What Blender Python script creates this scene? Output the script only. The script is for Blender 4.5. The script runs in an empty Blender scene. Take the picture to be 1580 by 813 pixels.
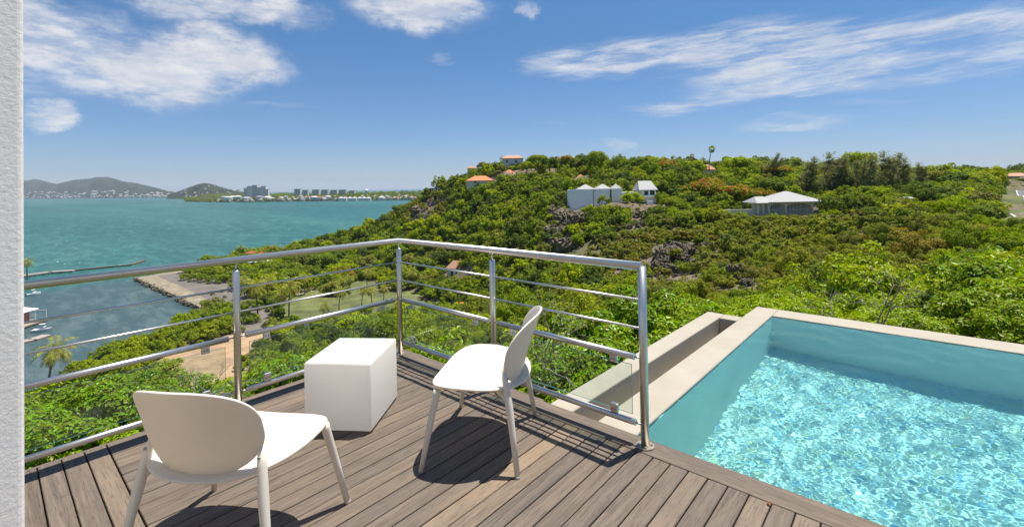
import bpy, bmesh, math, random
import numpy as np
from mathutils import Vector, Matrix, noise as mnoise

sc = bpy.context.scene
COL = sc.collection
R = math.radians

# ------------------------------------------------------------------ camera
F, YAW, ROLL, Y0 = 709.9, .7167, .0196, 288.0          # focal length in photo pixels, heading, roll, horizon row
CAM = np.array([3.53, -2.467, 1.5])
FW = np.array([-math.sin(YAW), math.cos(YAW), 0.]); RT = np.array([math.cos(YAW), math.sin(YAW), 0.]); UP = np.array([0, 0, 1.])
cR, sR = math.cos(ROLL), math.sin(ROLL)
cam = bpy.data.cameras.new('camera'); cam_o = bpy.data.objects.new('camera', cam); COL.objects.link(cam_o)
_r = RT*cR - UP*sR; _u = RT*sR + UP*cR; _b = -FW
cam_o.matrix_world = Matrix(((_r[0], _u[0], _b[0], CAM[0]), (_r[1], _u[1], _b[1], CAM[1]), (_r[2], _u[2], _b[2], CAM[2]), (0, 0, 0, 1)))
cam.sensor_width = 36; cam.lens = F/1580*36; cam.shift_y = (Y0-406.5)/1580
cam.clip_start = .05; cam.clip_end = 60000
sc.camera = cam_o

# ------------------------------------------------------------------ sun, sky, exposure
SUNV = Vector((.078, .277, 1)).normalized()
SUN_EL = math.asin(SUNV.z); SUN_ROT = math.atan2(SUNV.x, SUNV.y)
sun = bpy.data.lights.new('sun', 'SUN'); sun.energy = 5.0; sun.angle = R(.5); sun.color = (1, .945, .85)
sun_o = bpy.data.objects.new('sun', sun); COL.objects.link(sun_o)
sun_o.rotation_euler = SUNV.to_track_quat('Z', 'Y').to_euler(); sun_o.location = (0, 0, 60)
sun.cycles.is_caustics_light = True                      # lets the pool water focus sunlight on its floor
sc.view_settings.view_transform = 'Standard'; sc.view_settings.look = 'None'
sc.view_settings.exposure = 0.62; sc.view_settings.gamma = 1; sc.view_settings.use_curve_mapping = False
sc.cycles.max_bounces = 10; sc.cycles.transparent_max_bounces = 24; sc.cycles.volume_bounces = 0
sc.cycles.sample_clamp_indirect = 6

class NT:
    """small helper round a node tree"""
    def __init__(s, nt): s.nt = nt; s.n = nt.nodes; s.l = nt.links
    def new(s, t, **k):
        n = s.n.new(t)
        for a, b in k.items(): setattr(n, a, b)
        return n
    def put(s, sock, v):
        if v is None: return
        if isinstance(v, bpy.types.NodeSocket): s.l.new(v, sock)
        elif isinstance(v, (tuple, list)) and len(v) == 3 and sock.type == 'RGBA': sock.default_value = (*v, 1)
        else: sock.default_value = v
    def math(s, op, a, b=None, c=None, clamp=False):
        n = s.new('ShaderNodeMath', operation=op, use_clamp=clamp)
        for i, v in enumerate((a, b, c)): s.put(n.inputs[i], v)
        return n.outputs[0]
    def vmath(s, op, a, b=None, sc=None):
        n = s.new('ShaderNodeVectorMath', operation=op)
        s.put(n.inputs[0], a); s.put(n.inputs[1], b)
        if sc is not None: s.put(n.inputs['Scale'], sc)
        return n.outputs['Value'] if op in ('LENGTH', 'DOT_PRODUCT', 'DISTANCE') else n.outputs[0]
    def noise(s, vec, scale, detail=4, rough=.55, dist=0, out='Fac', lac=2):
        n = s.new('ShaderNodeTexNoise'); s.put(n.inputs['Vector'], vec)
        n.inputs['Scale'].default_value = scale; n.inputs['Detail'].default_value = detail
        n.inputs['Roughness'].default_value = rough; n.inputs['Distortion'].default_value = dist; n.inputs['Lacunarity'].default_value = lac
        return n.outputs[out]
    def voro(s, vec, scale, feature='F1', out='Distance', rand=1.):
        n = s.new('ShaderNodeTexVoronoi', feature=feature); s.put(n.inputs['Vector'], vec); n.inputs['Scale'].default_value = scale
        n.inputs['Randomness'].default_value = rand
        return n.outputs[out]
    def mapping(s, vec, loc=(0, 0, 0), rot=(0, 0, 0), sca=(1, 1, 1)):
        n = s.new('ShaderNodeMapping'); s.put(n.inputs[0], vec)
        n.inputs[1].default_value = loc; n.inputs[2].default_value = rot; n.inputs[3].default_value = sca
        return n.outputs[0]
    def ramp(s, fac, stops, interp='LINEAR'):
        n = s.new('ShaderNodeValToRGB'); s.put(n.inputs[0], fac); e = n.color_ramp.elements; n.color_ramp.interpolation = interp
        while len(e) < len(stops): e.new(.5)
        for el, (p, c) in zip(e, stops): el.position = p; el.color = (*c, 1) if len(c) == 3 else c
        return n.outputs[0]
    def step(s, x, a, b):
        n = s.new('ShaderNodeMapRange', interpolation_type='SMOOTHSTEP'); s.put(n.inputs[0], x)
        n.inputs[1].default_value = a; n.inputs[2].default_value = b
        return n.outputs[0]
    def mix(s, fac, a, b, blend='MIX'):
        n = s.new('ShaderNodeMix', data_type='RGBA', blend_type=blend)
        s.put(n.inputs[0], fac); s.put(n.inputs[6], a); s.put(n.inputs[7], b)
        return n.outputs[2]
    def bump(s, h, strength, dist):
        n = s.new('ShaderNodeBump'); s.put(n.inputs['Height'], h); n.inputs['Strength'].default_value = strength; n.inputs['Distance'].default_value = dist
        return n.outputs[0]

world = bpy.data.worlds.new('World'); sc.world = world; world.use_nodes = True
T = NT(world.node_tree); T.n.clear()
sky = T.new('ShaderNodeTexSky', sky_type='NISHITA'); sky.sun_disc = False
sky.sun_elevation = SUN_EL; sky.sun_rotation = SUN_ROT; sky.altitude = 40; sky.air_density = 1.0; sky.dust_density = .35; sky.ozone_density = 3.0
dirv = T.new('ShaderNodeTexCoord').outputs['Generated']
sep = T.new('ShaderNodeSeparateXYZ'); T.put(sep.inputs[0], dirv)
az = T.math('MULTIPLY', T.math('ARCTAN2', sep.outputs[0], sep.outputs[1]), 57.29578)      # degrees from +Y, clockwise
el = T.math('MULTIPLY', T.math('ARCSINE', sep.outputs[2]), 57.29578)
ae = T.new('ShaderNodeCombineXYZ'); T.put(ae.inputs[0], az); T.put(ae.inputs[1], el)
ae = ae.outputs[0]
# domain warp so that the cloud edges fray
wn = T.noise(T.mapping(ae, sca=(.75, 1., 1)), .20, 10, .68, out='Color')
warp = T.vmath('MULTIPLY', T.vmath('SUBTRACT', wn, (.5, .5, .5)), (9.0, 4.6, 0))
aew = T.vmath('ADD', ae, warp)
wn2 = T.noise(T.mapping(ae, rot=(0, 0, R(-9)), sca=(.28, 1.5, 1)), .2, 9, .66, out='Color')
warp2 = T.vmath('MULTIPLY', T.vmath('SUBTRACT', wn2, (.5, .5, .5)), (17.0, 4.6, 0))
aec = T.vmath('ADD', ae, warp2)

def azel(px, py):
    u, v = px-790, py-Y0
    a, b = u*cR-v*sR, u*sR+v*cR
    d = RT*a/F+FW-UP*b/F; d = d/np.linalg.norm(d)
    return math.degrees(math.atan2(d[0], d[1])), math.degrees(math.asin(d[2]))

def blob(vec, px, py, rx, ry, rot, w):
    a, e = azel(px, py)
    m = T.mapping(T.vmath('SUBTRACT', vec, (a, e, 0)), rot=(0, 0, R(-rot)), sca=(1/rx, 1/ry, 1))
    L = T.vmath('LENGTH', m)
    return T.math('MULTIPLY', T.step(L, 1.25, .25), w)
def total(vec, lst):
    t = None
    for b in lst:
        q = blob(vec, *b); t = q if t is None else T.math('MAXIMUM', t, q)
    return t
cum = total(aew, [(245, 108, 9, 3.8, -6, 1.0), (335, 88, 7.0, 3.6, -26, 1.0), (110, 72, 12, 3.2, -4, .8), (225, 142, 8, 1.6, -3, .7),
                  (75, 180, 2.6, 1.5, -10, .9), (370, 8, 9, 2.2, 0, .85), (650, 10, 10, 3.0, 2, .9), (818, 15, 1.6, 1.1, 20, .4),
                  (280, 8, 6, 2.2, 0, .7), (960, 222, 2.2, .9, 10, .42), (60, 20, 8, 2, -6, .6)])
cir = total(aec, [(1130, 75, 13, 3.2, 12, 1.), (1330, 85, 17, 3.8, 10, 1.), (1220, 118, 13, 2.2, 8, .95), (880, 95, 8, 2.2, -12, .9), (975, 88, 7, 2.4, 8, .9),
                  (1070, 160, 8, 1.2, 3, .75), (1230, 190, 8, .9, 5, .55), (1510, 95, 12, 1.4, 14, .7), (1230, 150, 3, .5, 3, .5),
                  (430, 165, 5, .5, 0, .4), (677, 90, 2.4, .7, 0, .45), (860, 190, 4, .5, 5, .3), (120, 120, 12, 2.5, 0, .45), (1370, 155, 6, .5, 4, .35)])
# the same kind of sky goes on all round: scattered clouds on a plane high above, kept out of the stretch laid out above
pl = T.vmath('DIVIDE', dirv, T.vmath('ADD', T.math('MAXIMUM', sep.outputs[2], .02), (0.06, 0.06, 0.06)))
far_n = T.step(T.noise(pl, 1.1, 7, .6), .56, .74)
fa, fe = azel(790, 150)
front = T.step(T.math('ABSOLUTE', T.math('SUBTRACT', az, fa)), 56, 74)
front = T.math('MAXIMUM', front, T.step(el, 24, 34))
elsew = T.math('MULTIPLY', T.math('MULTIPLY', far_n, front), T.step(el, 3, 12))
fib = T.noise(T.mapping(T.vmath('ADD', ae, T.vmath('MULTIPLY', warp2, (.5, .5, 0))), rot=(0, 0, R(-11)), sca=(.17, 1.3, 1)), .5, 10, .68)
fibm = T.math('ADD', T.math('MULTIPLY', T.step(fib, .34, .66), .94), .06, clamp=True)
lum = T.noise(T.mapping(ae, sca=(.8, 1.3, 1)), .24, 6, .58)
wisp = T.step(T.noise(T.mapping(ae, rot=(0, 0, R(-6)), sca=(.45, 1.3, 1)), .30, 9, .66), .34, .60)
cmask = T.math('MULTIPLY', T.step(cum, .03, .80), T.math('ADD', T.math('MULTIPLY', wisp, .82), .18))
cmask = T.math('MAXIMUM', cmask, T.math('MULTIPLY', T.step(cum, .50, 1.0), T.math('ADD', T.math('MULTIPLY', wisp, .4), .6)))
cimask = T.math('MULTIPLY', T.step(cir, .08, .9), T.math('MULTIPLY', fibm, .9))
mask = T.math('MAXIMUM', T.math('MAXIMUM', cmask, cimask), T.math('MULTIPLY', elsew, .85))
CL = 8.0
ccol = T.ramp(lum, [(.30, (.74*CL, .79*CL, .90*CL)), (.50, (.98*CL, .99*CL, 1.02*CL)), (.66, (1.15*CL, 1.14*CL, 1.13*CL))])
# pale milky air near the horizon as in the photograph
skyc = T.mix(1.0, sky.outputs[0], T.ramp(T.math('DIVIDE', el, 30.), [(0, (.76, .83, 1.12)), (.2, (.65, .82, 1.08)), (.55, (.56, .85, 1.07)), (.8, (.60, .95, 1.17)), (1, (.64, 1.01, 1.24))]), 'MULTIPLY')
fin = T.mix(T.math('MULTIPLY', mask, .93), skyc, ccol)
bg = T.new('ShaderNodeBackground'); T.put(bg.inputs[0], fin); bg.inputs[1].default_value = .066
T.l.new(bg.outputs[0], T.new('ShaderNodeOutputWorld').inputs[0])

# ------------------------------------------------------------------ geometry helpers
def ray(px, py):
    u, v = px-790, py-Y0
    return RT*(u*cR-v*sR)/F + FW - UP*(u*sR+v*cR)/F
def at(px, py, d): return CAM + ray(px, py)*d
def onz(px, py, z):
    r = ray(px, py); return CAM + r*((z-CAM[2])/r[2])
def proj(P):
    d = np.asarray(P, float)-CAM
    X = d@RT; Y = d@FW; Z = d[..., 2]; Yc = np.where(np.abs(Y) < .01, .01, Y)
    a = F*X/Yc; b = -F*Z/Yc
    return np.stack([790+a*cR+b*sR, Y0-a*sR+b*cR, Y], -1)

def tag(o, label=None, cat=None, group=None, kind=None):
    if label: o['label'] = label
    if cat: o['category'] = cat
    if group: o['group'] = group
    if kind: o['kind'] = kind
    return o
def empty(name, loc=(0, 0, 0), rz=0, parent=None):
    o = bpy.data.objects.new(name, None); COL.objects.link(o); o.location = loc; o.rotation_euler = (0, 0, rz); o.empty_display_size = .3
    if parent: o.parent = parent
    return o
def link(name, me, mat=None, parent=None, loc=None, rz=None, smooth=False):
    if mat is not None and not me.materials: me.materials.append(mat)
    if smooth: me.polygons.foreach_set('use_smooth', [True]*len(me.polygons))
    o = bpy.data.objects.new(name, me); COL.objects.link(o)
    if parent: o.parent = parent
    if loc is not None: o.location = loc
    if rz is not None: o.rotation_euler = (0, 0, rz)
    return o
def pydata(name, v, f, mat=None, parent=None, smooth=False, **k):
    me = bpy.data.meshes.new(name); me.from_pydata([tuple(p) for p in v], [], f); me.validate()
    return link(name, me, mat, parent, smooth=smooth, **k)
def bm_obj(name, bm, mat=None, parent=None, smooth=False, **k):
    me = bpy.data.meshes.new(name); bm.to_mesh(me); bm.free()
    return link(name, me, mat, parent, smooth=smooth, **k)
def add_box(bm, x0, x1, y0, y1, z0, z1, bev=0, seg=2, M=None):
    r = bmesh.ops.create_cube(bm, size=1)
    m = Matrix.Translation(((x0+x1)/2, (y0+y1)/2, (z0+z1)/2)) @ Matrix.Diagonal((x1-x0, y1-y0, z1-z0, 1))
    bmesh.ops.transform(bm, matrix=m, verts=r['verts'])
    if bev: 
        es = list({e for v in r['verts'] for e in v.link_edges})
        q = bmesh.ops.bevel(bm, geom=es, offset=bev, segments=seg, profile=.5, affect='EDGES')
        vs = list({v for v in q['verts']} | {v for v in r['verts'] if v.is_valid})
    else: vs = r['verts']
    if M is not None: bmesh.ops.transform(bm, matrix=M, verts=vs)
def box(name, x0, x1, y0, y1, z0, z1, mat, parent=None, bev=0, seg=2, **k):
    bm = bmesh.new(); add_box(bm, x0, x1, y0, y1, z0, z1, bev, seg); return bm_obj(name, bm, mat, parent, **k)
def add_tube(bm, pts, rad, n=14, cap=True):
    pts = [Vector(p) for p in pts]; rad = rad if isinstance(rad, (list, tuple)) else [rad]*len(pts)
    rings = []; prev = None
    for i, p in enumerate(pts):
        t = (pts[min(i+1, len(pts)-1)]-pts[max(i-1, 0)]).normalized()
        if prev is None:
            a = t.orthogonal().normalized()
        else:
            a = (prev - t*prev.dot(t)).normalized()
        prev = a; b = t.cross(a)
        rings.append([bm.verts.new(p+(a*math.cos(2*math.pi*k/n)+b*math.sin(2*math.pi*k/n))*rad[i]) for k in range(n)])
    for i in range(len(rings)-1):
        for k in range(n):
            bm.faces.new((rings[i][k], rings[i][(k+1) % n], rings[i+1][(k+1) % n], rings[i+1][k])).smooth = True
    if cap:
        bm.faces.new(rings[0][::-1]); bm.faces.new(rings[-1])
def tube(name, pts, rad, mat, parent=None, n=14):
    bm = bmesh.new(); add_tube(bm, pts, rad, n); return bm_obj(name, bm, mat, parent)
def copy_tree(o, parent=None):
    c = o.copy(); COL.objects.link(c); c.parent = parent
    for ch in o.children: copy_tree(ch, c)
    return c

# ------------------------------------------------------------------ materials
def mat(name):
    m = bpy.data.materials.new(name); m.use_nodes = True; t = NT(m.node_tree); p = t.n['Principled BSDF']; return m, t, p
def plain(name, col, rough=.6, metal=0, noise_amt=.12, scale=3., bump=0, bscale=40., spec=.5):
    m, t, p = mat(name); oc = t.new('ShaderNodeTexCoord').outputs['Object']
    n = t.noise(oc, scale, 5, .6)
    c0 = tuple(max(0, c*(1-noise_amt)) for c in col); c1 = tuple(min(1, c*(1+noise_amt)) for c in col)
    t.put(p.inputs['Base Color'], t.ramp(n, [(.3, c0), (.7, c1)])); p.inputs['Roughness'].default_value = rough; p.inputs['Metallic'].default_value = metal
    p.inputs['Specular IOR Level'].default_value = spec
    if bump: t.put(p.inputs['Normal'], t.bump(t.noise(oc, bscale, 4, .6), bump, .01))
    return m

def wood_mat(axis):
    m, t, p = mat('weathered_wood_'+'xy'[axis]); tc = t.new('ShaderNodeTexCoord').outputs['Object']; oi = t.new('ShaderNodeObjectInfo').outputs['Random']
    off = t.new('ShaderNodeCombineXYZ')
    for i in range(3): t.put(off.inputs[i], t.math('MULTIPLY', oi, (37., 91., 53.)[i]))
    v = t.vmath('ADD', tc, off.outputs[0])
    s = (1.3, 26, 26) if axis == 0 else (26, 1.3, 26)
    grain = t.noise(t.mapping(v, sca=s), 1.6, 7, .68, .5)
    fine = t.noise(t.mapping(v, sca=tuple(q*3.2 for q in s)), 2.2, 4, .7)
    patch = t.noise(t.mapping(v, sca=((.8, 3, 3) if axis == 0 else (3, .8, 3))), 1.7, 4, .55)
    base = t.ramp(oi, [(0, (.088, .068, .053)), (.25, (.135, .102, .075)), (.45, (.080, .066, .056)), (.65, (.125, .094, .070)), (.82, (.165, .122, .085)), (.92, (.115, .088, .066)), (1, (.31, .22, .135))])
    g = t.mix(t.step(grain, .3, .72), base, (.25, .195, .145), 'MIX'); base2 = t.mix(.55, base, g)
    base2 = t.mix(t.math('MULTIPLY', t.step(patch, .42, .72), .6), base2, (.110, .092, .076))
    base2 = t.mix(t.math('MULTIPLY', t.step(fine, .50, .70), .72), base2, (.040, .031, .025))
    blot = t.noise(v, 9., 5, .7); base2 = t.mix(t.math('MULTIPLY', t.step(blot, .60, .76), .55), base2, (.045, .036, .030))
    t.put(p.inputs['Base Color'], base2); p.inputs['Roughness'].default_value = .72; p.inputs['Specular IOR Level'].default_value = .3
    t.put(p.inputs['Normal'], t.bump(t.math('ADD', grain, t.math('MULTIPLY', fine, .7)), .45, .004))
    return m
WOODX, WOODY = wood_mat(0), wood_mat(1)

def steel_mat():
    m, t, p = mat('brushed_stainless_steel'); oc = t.new('ShaderNodeTexCoord').outputs['Object']
    n = t.noise(oc, 5, 3, .5); n2 = t.noise(oc, 3, 4, .6)
    t.put(p.inputs['Base Color'], t.ramp(n2, [(.3, (.58, .56, .53)), (.75, (.68, .66, .63))])); p.inputs['Metallic'].default_value = 1
    t.put(p.inputs['Roughness'], t.math('ADD', t.math('MULTIPLY', n, .08), .33))
    return m
STEEL = steel_mat()
RUSTY = plain('tarnished_steel', (.42, .36, .28), .45, .85, .25, 30)
WHITE_PL = plain('white_polypropylene', (.80, .755, .66), .42, 0, .015, 6, .05, 600)
CUBE_PL = plain('white_polyethylene', (.86, .85, .82), .38, 0, .012, 5, .04, 500)
def thin_plastic(m, w, col):
    t = NT(m.node_tree); out = [n for n in t.n if n.type == 'OUTPUT_MATERIAL'][0]; p = t.n['Principled BSDF']
    tl = t.new('ShaderNodeBsdfTranslucent'); tl.inputs[0].default_value = (*col, 1); mx = t.new('ShaderNodeMixShader'); mx.inputs[0].default_value = w
    t.l.new(p.outputs[0], mx.inputs[1]); t.l.new(tl.outputs[0], mx.inputs[2]); t.l.new(mx.outputs[0], out.inputs[0])
thin_plastic(WHITE_PL, .22, (.86, .68, .44)); thin_plastic(CUBE_PL, .52, (.95, .91, .84))
DARK = plain('dark_plastic', (.03, .028, .026), .5)
def coping_mat():
    m, t, p = mat('cream_pool_plaster'); oc = t.new('ShaderNodeTexCoord').outputs['Object']
    n = t.noise(oc, 2.2, 6, .6); f = t.noise(oc, 90, 4, .7)
    c = t.ramp(n, [(.3, (.325, .285, .22)), (.7, (.385, .345, .275))]); c = t.mix(t.math('MULTIPLY', t.step(f, .55, .75), .5), c, (.22, .19, .145))
    t.put(p.inputs['Base Color'], c); p.inputs['Roughness'].default_value = .75; t.put(p.inputs['Normal'], t.bump(f, .35, .006))
    return m
COPING = coping_mat()
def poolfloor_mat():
    m, t, p = mat('caustic_tinted_plaster'); oc = t.new('ShaderNodeTexCoord').outputs['Object']
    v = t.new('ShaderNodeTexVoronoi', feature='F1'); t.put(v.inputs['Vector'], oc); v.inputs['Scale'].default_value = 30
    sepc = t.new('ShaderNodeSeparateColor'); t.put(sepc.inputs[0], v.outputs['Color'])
    caustic_tint = t.ramp(sepc.outputs[0], [(0, (.22, .50, .85)), (.10, (.50, .72, .85)), (.2, (.76, .78, .72)), (.82, (.84, .84, .76)), (.92, (.92, .80, .40)), (1, (.94, .92, .84))])  # blue and yellow cells paint in the rainbow colours of the caustics
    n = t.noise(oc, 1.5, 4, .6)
    t.put(p.inputs['Base Color'], t.mix(.55, t.ramp(n, [(.3, (.64, .66, .63)), (.7, (.72, .73, .69))]), caustic_tint)); p.inputs['Roughness'].default_value = .85
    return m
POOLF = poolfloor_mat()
def water_mat():
    m = bpy.data.materials.new('pool_water'); m.use_nodes = True; t = NT(m.node_tree); t.n.clear()
    g = t.new('ShaderNodeBsdfGlass'); g.inputs['IOR'].default_value = 1.33; g.inputs['Roughness'].default_value = 0; g.inputs['Color'].default_value = (.62, .945, .965, 1)
    t.l.new(g.outputs[0], t.new('ShaderNodeOutputMaterial').inputs[0]); return m
WATER = water_mat()
def pane_mat():
    m = bpy.data.materials.new('clear_glass'); m.use_nodes = True; t = NT(m.node_tree); t.n.clear()
    tr = t.new('ShaderNodeBsdfTransparent'); tr.inputs[0].default_value = (.90, .95, .93, 1)
    gl = t.new('ShaderNodeBsdfGlossy'); gl.inputs['Roughness'].default_value = .01
    lw = t.new('ShaderNodeLayerWeight'); lw.inputs[0].default_value = .5
    fres = t.math('ADD', t.math('MULTIPLY', t.math('POWER', lw.outputs['Facing'], 5.), .9), .035)
    oc = t.new('ShaderNodeTexCoord').outputs['Object']
    di = t.new('ShaderNodeBsdfDiffuse'); di.inputs[0].default_value = (.6, .62, .6, 1)
    mx = t.new('ShaderNodeMixShader'); t.put(mx.inputs[0], fres); t.l.new(tr.outputs[0], mx.inputs[1]); t.l.new(gl.outputs[0], mx.inputs[2])
    m2 = t.new('ShaderNodeMixShader'); t.put(m2.inputs[0], t.math('MULTIPLY', t.step(t.noise(oc, 5, 6, .65), .4, .8), .10))
    t.l.new(mx.outputs[0], m2.inputs[1]); t.l.new(di.outputs[0], m2.inputs[2])
    t.l.new(m2.outputs[0], t.new('ShaderNodeOutputMaterial').inputs[0]); return m
PANE = pane_mat()
def stucco_mat():
    m, t, p = mat('white_stucco'); oc = t.new('ShaderNodeTexCoord').outputs['Object']
    n = t.noise(oc, 75, 6, .65); v = t.voro(t.vmath('ADD', oc, t.vmath('MULTIPLY', t.noise(oc, 30, 3, .5, out='Color'), (.03, .03, .03))), 48, 'SMOOTH_F1')
    t.put(p.inputs['Base Color'], t.ramp(t.noise(oc, 3, 4, .5), [(.3, (.83, .785, .72)), (.7, (.90, .86, .80))])); p.inputs['Roughness'].default_value = .9
    t.put(p.inputs['Normal'], t.bump(t.math('ADD', t.math('MULTIPLY', n, .9), t.math('MULTIPLY', v, .25)), .36, .005)); return m
STUCCO = stucco_mat()

def leaf_mat(name, cols, tip=None, gloss=.5, trans=.34, shine=.012):
    """cols: ramp over the per-plant random number; each leaf varies a little on top"""
    m = bpy.data.materials.new(name); m.use_nodes = True; t = NT(m.node_tree); t.n.clear()
    oi = t.new('ShaderNodeObjectInfo').outputs['Random']; ri = t.new('ShaderNodeNewGeometry').outputs['Random Per Island']
    k = len(cols)-1
    c = t.ramp(oi, [(i/k, q) for i, q in enumerate(cols)])
    hsv = t.new('ShaderNodeHueSaturation'); t.put(hsv.inputs['Color'], c)
    t.put(hsv.inputs['Hue'], t.math('ADD', t.math('MULTIPLY', ri, .05), .472)); hsv.inputs['Saturation'].default_value = 1.06
    t.put(hsv.inputs['Value'], t.math('ADD', t.math('MULTIPLY', ri, 1.25), 1.22))
    c = hsv.outputs[0]
    if tip is not None:
        at_ = t.new('ShaderNodeAttribute'); at_.attribute_name = 'tip'
        c = t.mix(at_.outputs['Fac'], c, t.ramp(ri, [(0, tip[0]), (1, tip[1])]))
    d = t.new('ShaderNodeBsdfDiffuse'); t.put(d.inputs[0], c)
    tl = t.new('ShaderNodeBsdfTranslucent'); t.put(tl.inputs[0], t.mix(1.0, c, (1.25, 1.25, .5), 'MULTIPLY'))
    gl = t.new('ShaderNodeBsdfGlossy'); gl.inputs['Roughness'].default_value = gloss; gl.inputs[0].default_value = (.75, .8, .7, 1)
    mx = t.new('ShaderNodeMixShader'); mx.inputs[0].default_value = trans; t.l.new(d.outputs[0], mx.inputs[1]); t.l.new(tl.outputs[0], mx.inputs[2])
    m2 = t.new('ShaderNodeMixShader'); m2.inputs[0].default_value = shine
    t.l.new(mx.outputs[0], m2.inputs[1]); t.l.new(gl.outputs[0], m2.inputs[2])
    t.l.new(m2.outputs[0], t.new('ShaderNodeOutputMaterial').inputs[0]); return m
GREEN = [(.048, .070, .012), (.165, .205, .010), (.085, .120, .014), (.215, .240, .012), (.105, .135, .022), (.040, .060, .014), (.185, .215, .014), (.070, .100, .014), (.150, .175, .012), (.125, .125, .030), (.055, .085, .012)]
DRY = [(.105, .120, .016), (.150, .155, .020), (.080, .105, .016), (.130, .135, .022), (.120, .150, .014), (.145, .118, .024), (.075, .095, .018), (.140, .135, .030)]
LEAF_G = leaf_mat('scrub_leaves', GREEN); LEAF_D = leaf_mat('dry_scrub_leaves', DRY)
LEAF_HEDGE = leaf_mat('hedge_leaves', [(.105, .165, .010), (.135, .20, .012), (.085, .135, .012)], tip=((.24, .25, .02), (.30, .19, .03)), gloss=.36, shine=.022)
LEAF_N = leaf_mat('bank_leaves', [(.115, .165, .010), (.15, .195, .010), (.095, .140, .012), (.165, .20, .012), (.08, .12, .012)], gloss=.4, shine=.02)
LEAF_DARK = leaf_mat('mangrove_leaves', [(.115, .145, .014), (.14, .17, .014), (.095, .125, .014)])
LEAF_GREY = leaf_mat('silver_leaves', [(.12, .135, .085), (.10, .115, .07)])
LEAF_CAS = leaf_mat('casuarina_needles', [(.125, .130, .066), (.15, .148, .072), (.115, .124, .06)])
LEAF_PALM = leaf_mat('palm_fronds', [(.15, .165, .03), (.18, .185, .032), (.12, .145, .026)], tip=((.30, .24, .04), (.22, .17, .03)))
LEAF_FLAM = leaf_mat('flamboyant_leaves', [(.12, .15, .014), (.14, .16, .016)], tip=((.33, .075, .015), (.40, .13, .02)))
BARK = plain('grey_bark', (.10, .082, .062), .9, 0, .35, 8, .4, 30)
PALM_BARK = plain('palm_bark', (.17, .14, .11), .9, 0, .3, 6, .4, 20)
PALE_BARK = plain('dead_branch_bark', (.26, .22, .18), .9, 0, .3, 8)
def rock_mat():
    m, t, p = mat('brown_rock'); oc = t.new('ShaderNodeTexCoord').outputs['Object']
    n = t.noise(oc, .7, 8, .66, .6); n2 = t.noise(oc, 3.2, 6, .7)
    c = t.ramp(n, [(.3, (.062, .050, .032)), (.5, (.150, .122, .078)), (.62, (.255, .215, .145)), (.75, (.155, .115, .062))])
    t.put(p.inputs['Base Color'], t.mix(t.math('MULTIPLY', t.step(n2, .5, .7), .5), c, (.06, .05, .042))); p.inputs['Roughness'].default_value = .95
    t.put(p.inputs['Normal'], t.bump(t.math('ADD', n, n2), .9, .25)); return m
ROCK = rock_mat()
def soil_mat():
    m, t, p = mat('dry_soil'); oc = t.new('ShaderNodeTexCoord').outputs['Object']
    n = t.noise(oc, .05, 8, .6); n2 = t.noise(oc, .6, 7, .7)
    c = t.ramp(n2, [(.3, (.060, .046, .030)), (.5, (.13, .098, .064)), (.62, (.20, .150, .10)), (.75, (.11, .105, .04))])
    c = t.mix(t.step(n, .46, .58), c, t.ramp(n2, [(.35, (.07, .075, .022)), (.65, (.14, .13, .045))])); t.put(p.inputs['Base Color'], c); p.inputs['Roughness'].default_value = .95
    t.put(p.inputs['Normal'], t.bump(n2, .8, .4)); return m
SOIL = soil_mat()
LAWN = plain('dry_lawn', (.10, .115, .032), .95, 0, .5, .16)
SAND = plain('orange_sand', (.34, .225, .13), .95, 0, .28, .25)
ASPHALT = plain('old_asphalt', (.135, .118, .10), .9, 0, .3, .12)
RUBBLE = plain('pale_rubble', (.22, .185, .125), .95, 0, .45, .4)
ROADM = plain('grey_road', (.125, .125, .125), .9, 0, .12, .8)
PAINT = plain('white_road_paint', (.75, .75, .72), .7)
KERBM = plain('pale_concrete', (.42, .39, .34), .85)
WALLW = plain('white_render_wall', (.90, .90, .89), .8, 0, .05, 1.)
WALLC = plain('cream_render_wall', (.66, .61, .50), .8, 0, .06, 1.)
ROOFW = plain('white_shingle_roof', (.35, .345, .34), .8, 0, .1, 6., .4, 30)
ROOFO = plain('orange_roof', (.50, .185, .07), .8, 0, .2, 2.5, .4, 10)
ROOFT = plain('terracotta_roof', (.44, .24, .15), .85, 0, .25, 4, .5, 12)
ROOFR = plain('red_roof', (.36, .07, .05), .7)
GLASSD = plain('dark_window', (.035, .045, .055), .15)
TIMBER = plain('dark_pier_wood', (.12, .09, .07), .9, 0, .3, 2)
TIMBERL = plain('bleached_pier_wood', (.33, .28, .23), .9, 0, .2, 2)
HULL = plain('white_hull', (.78, .78, .76), .35)
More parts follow.
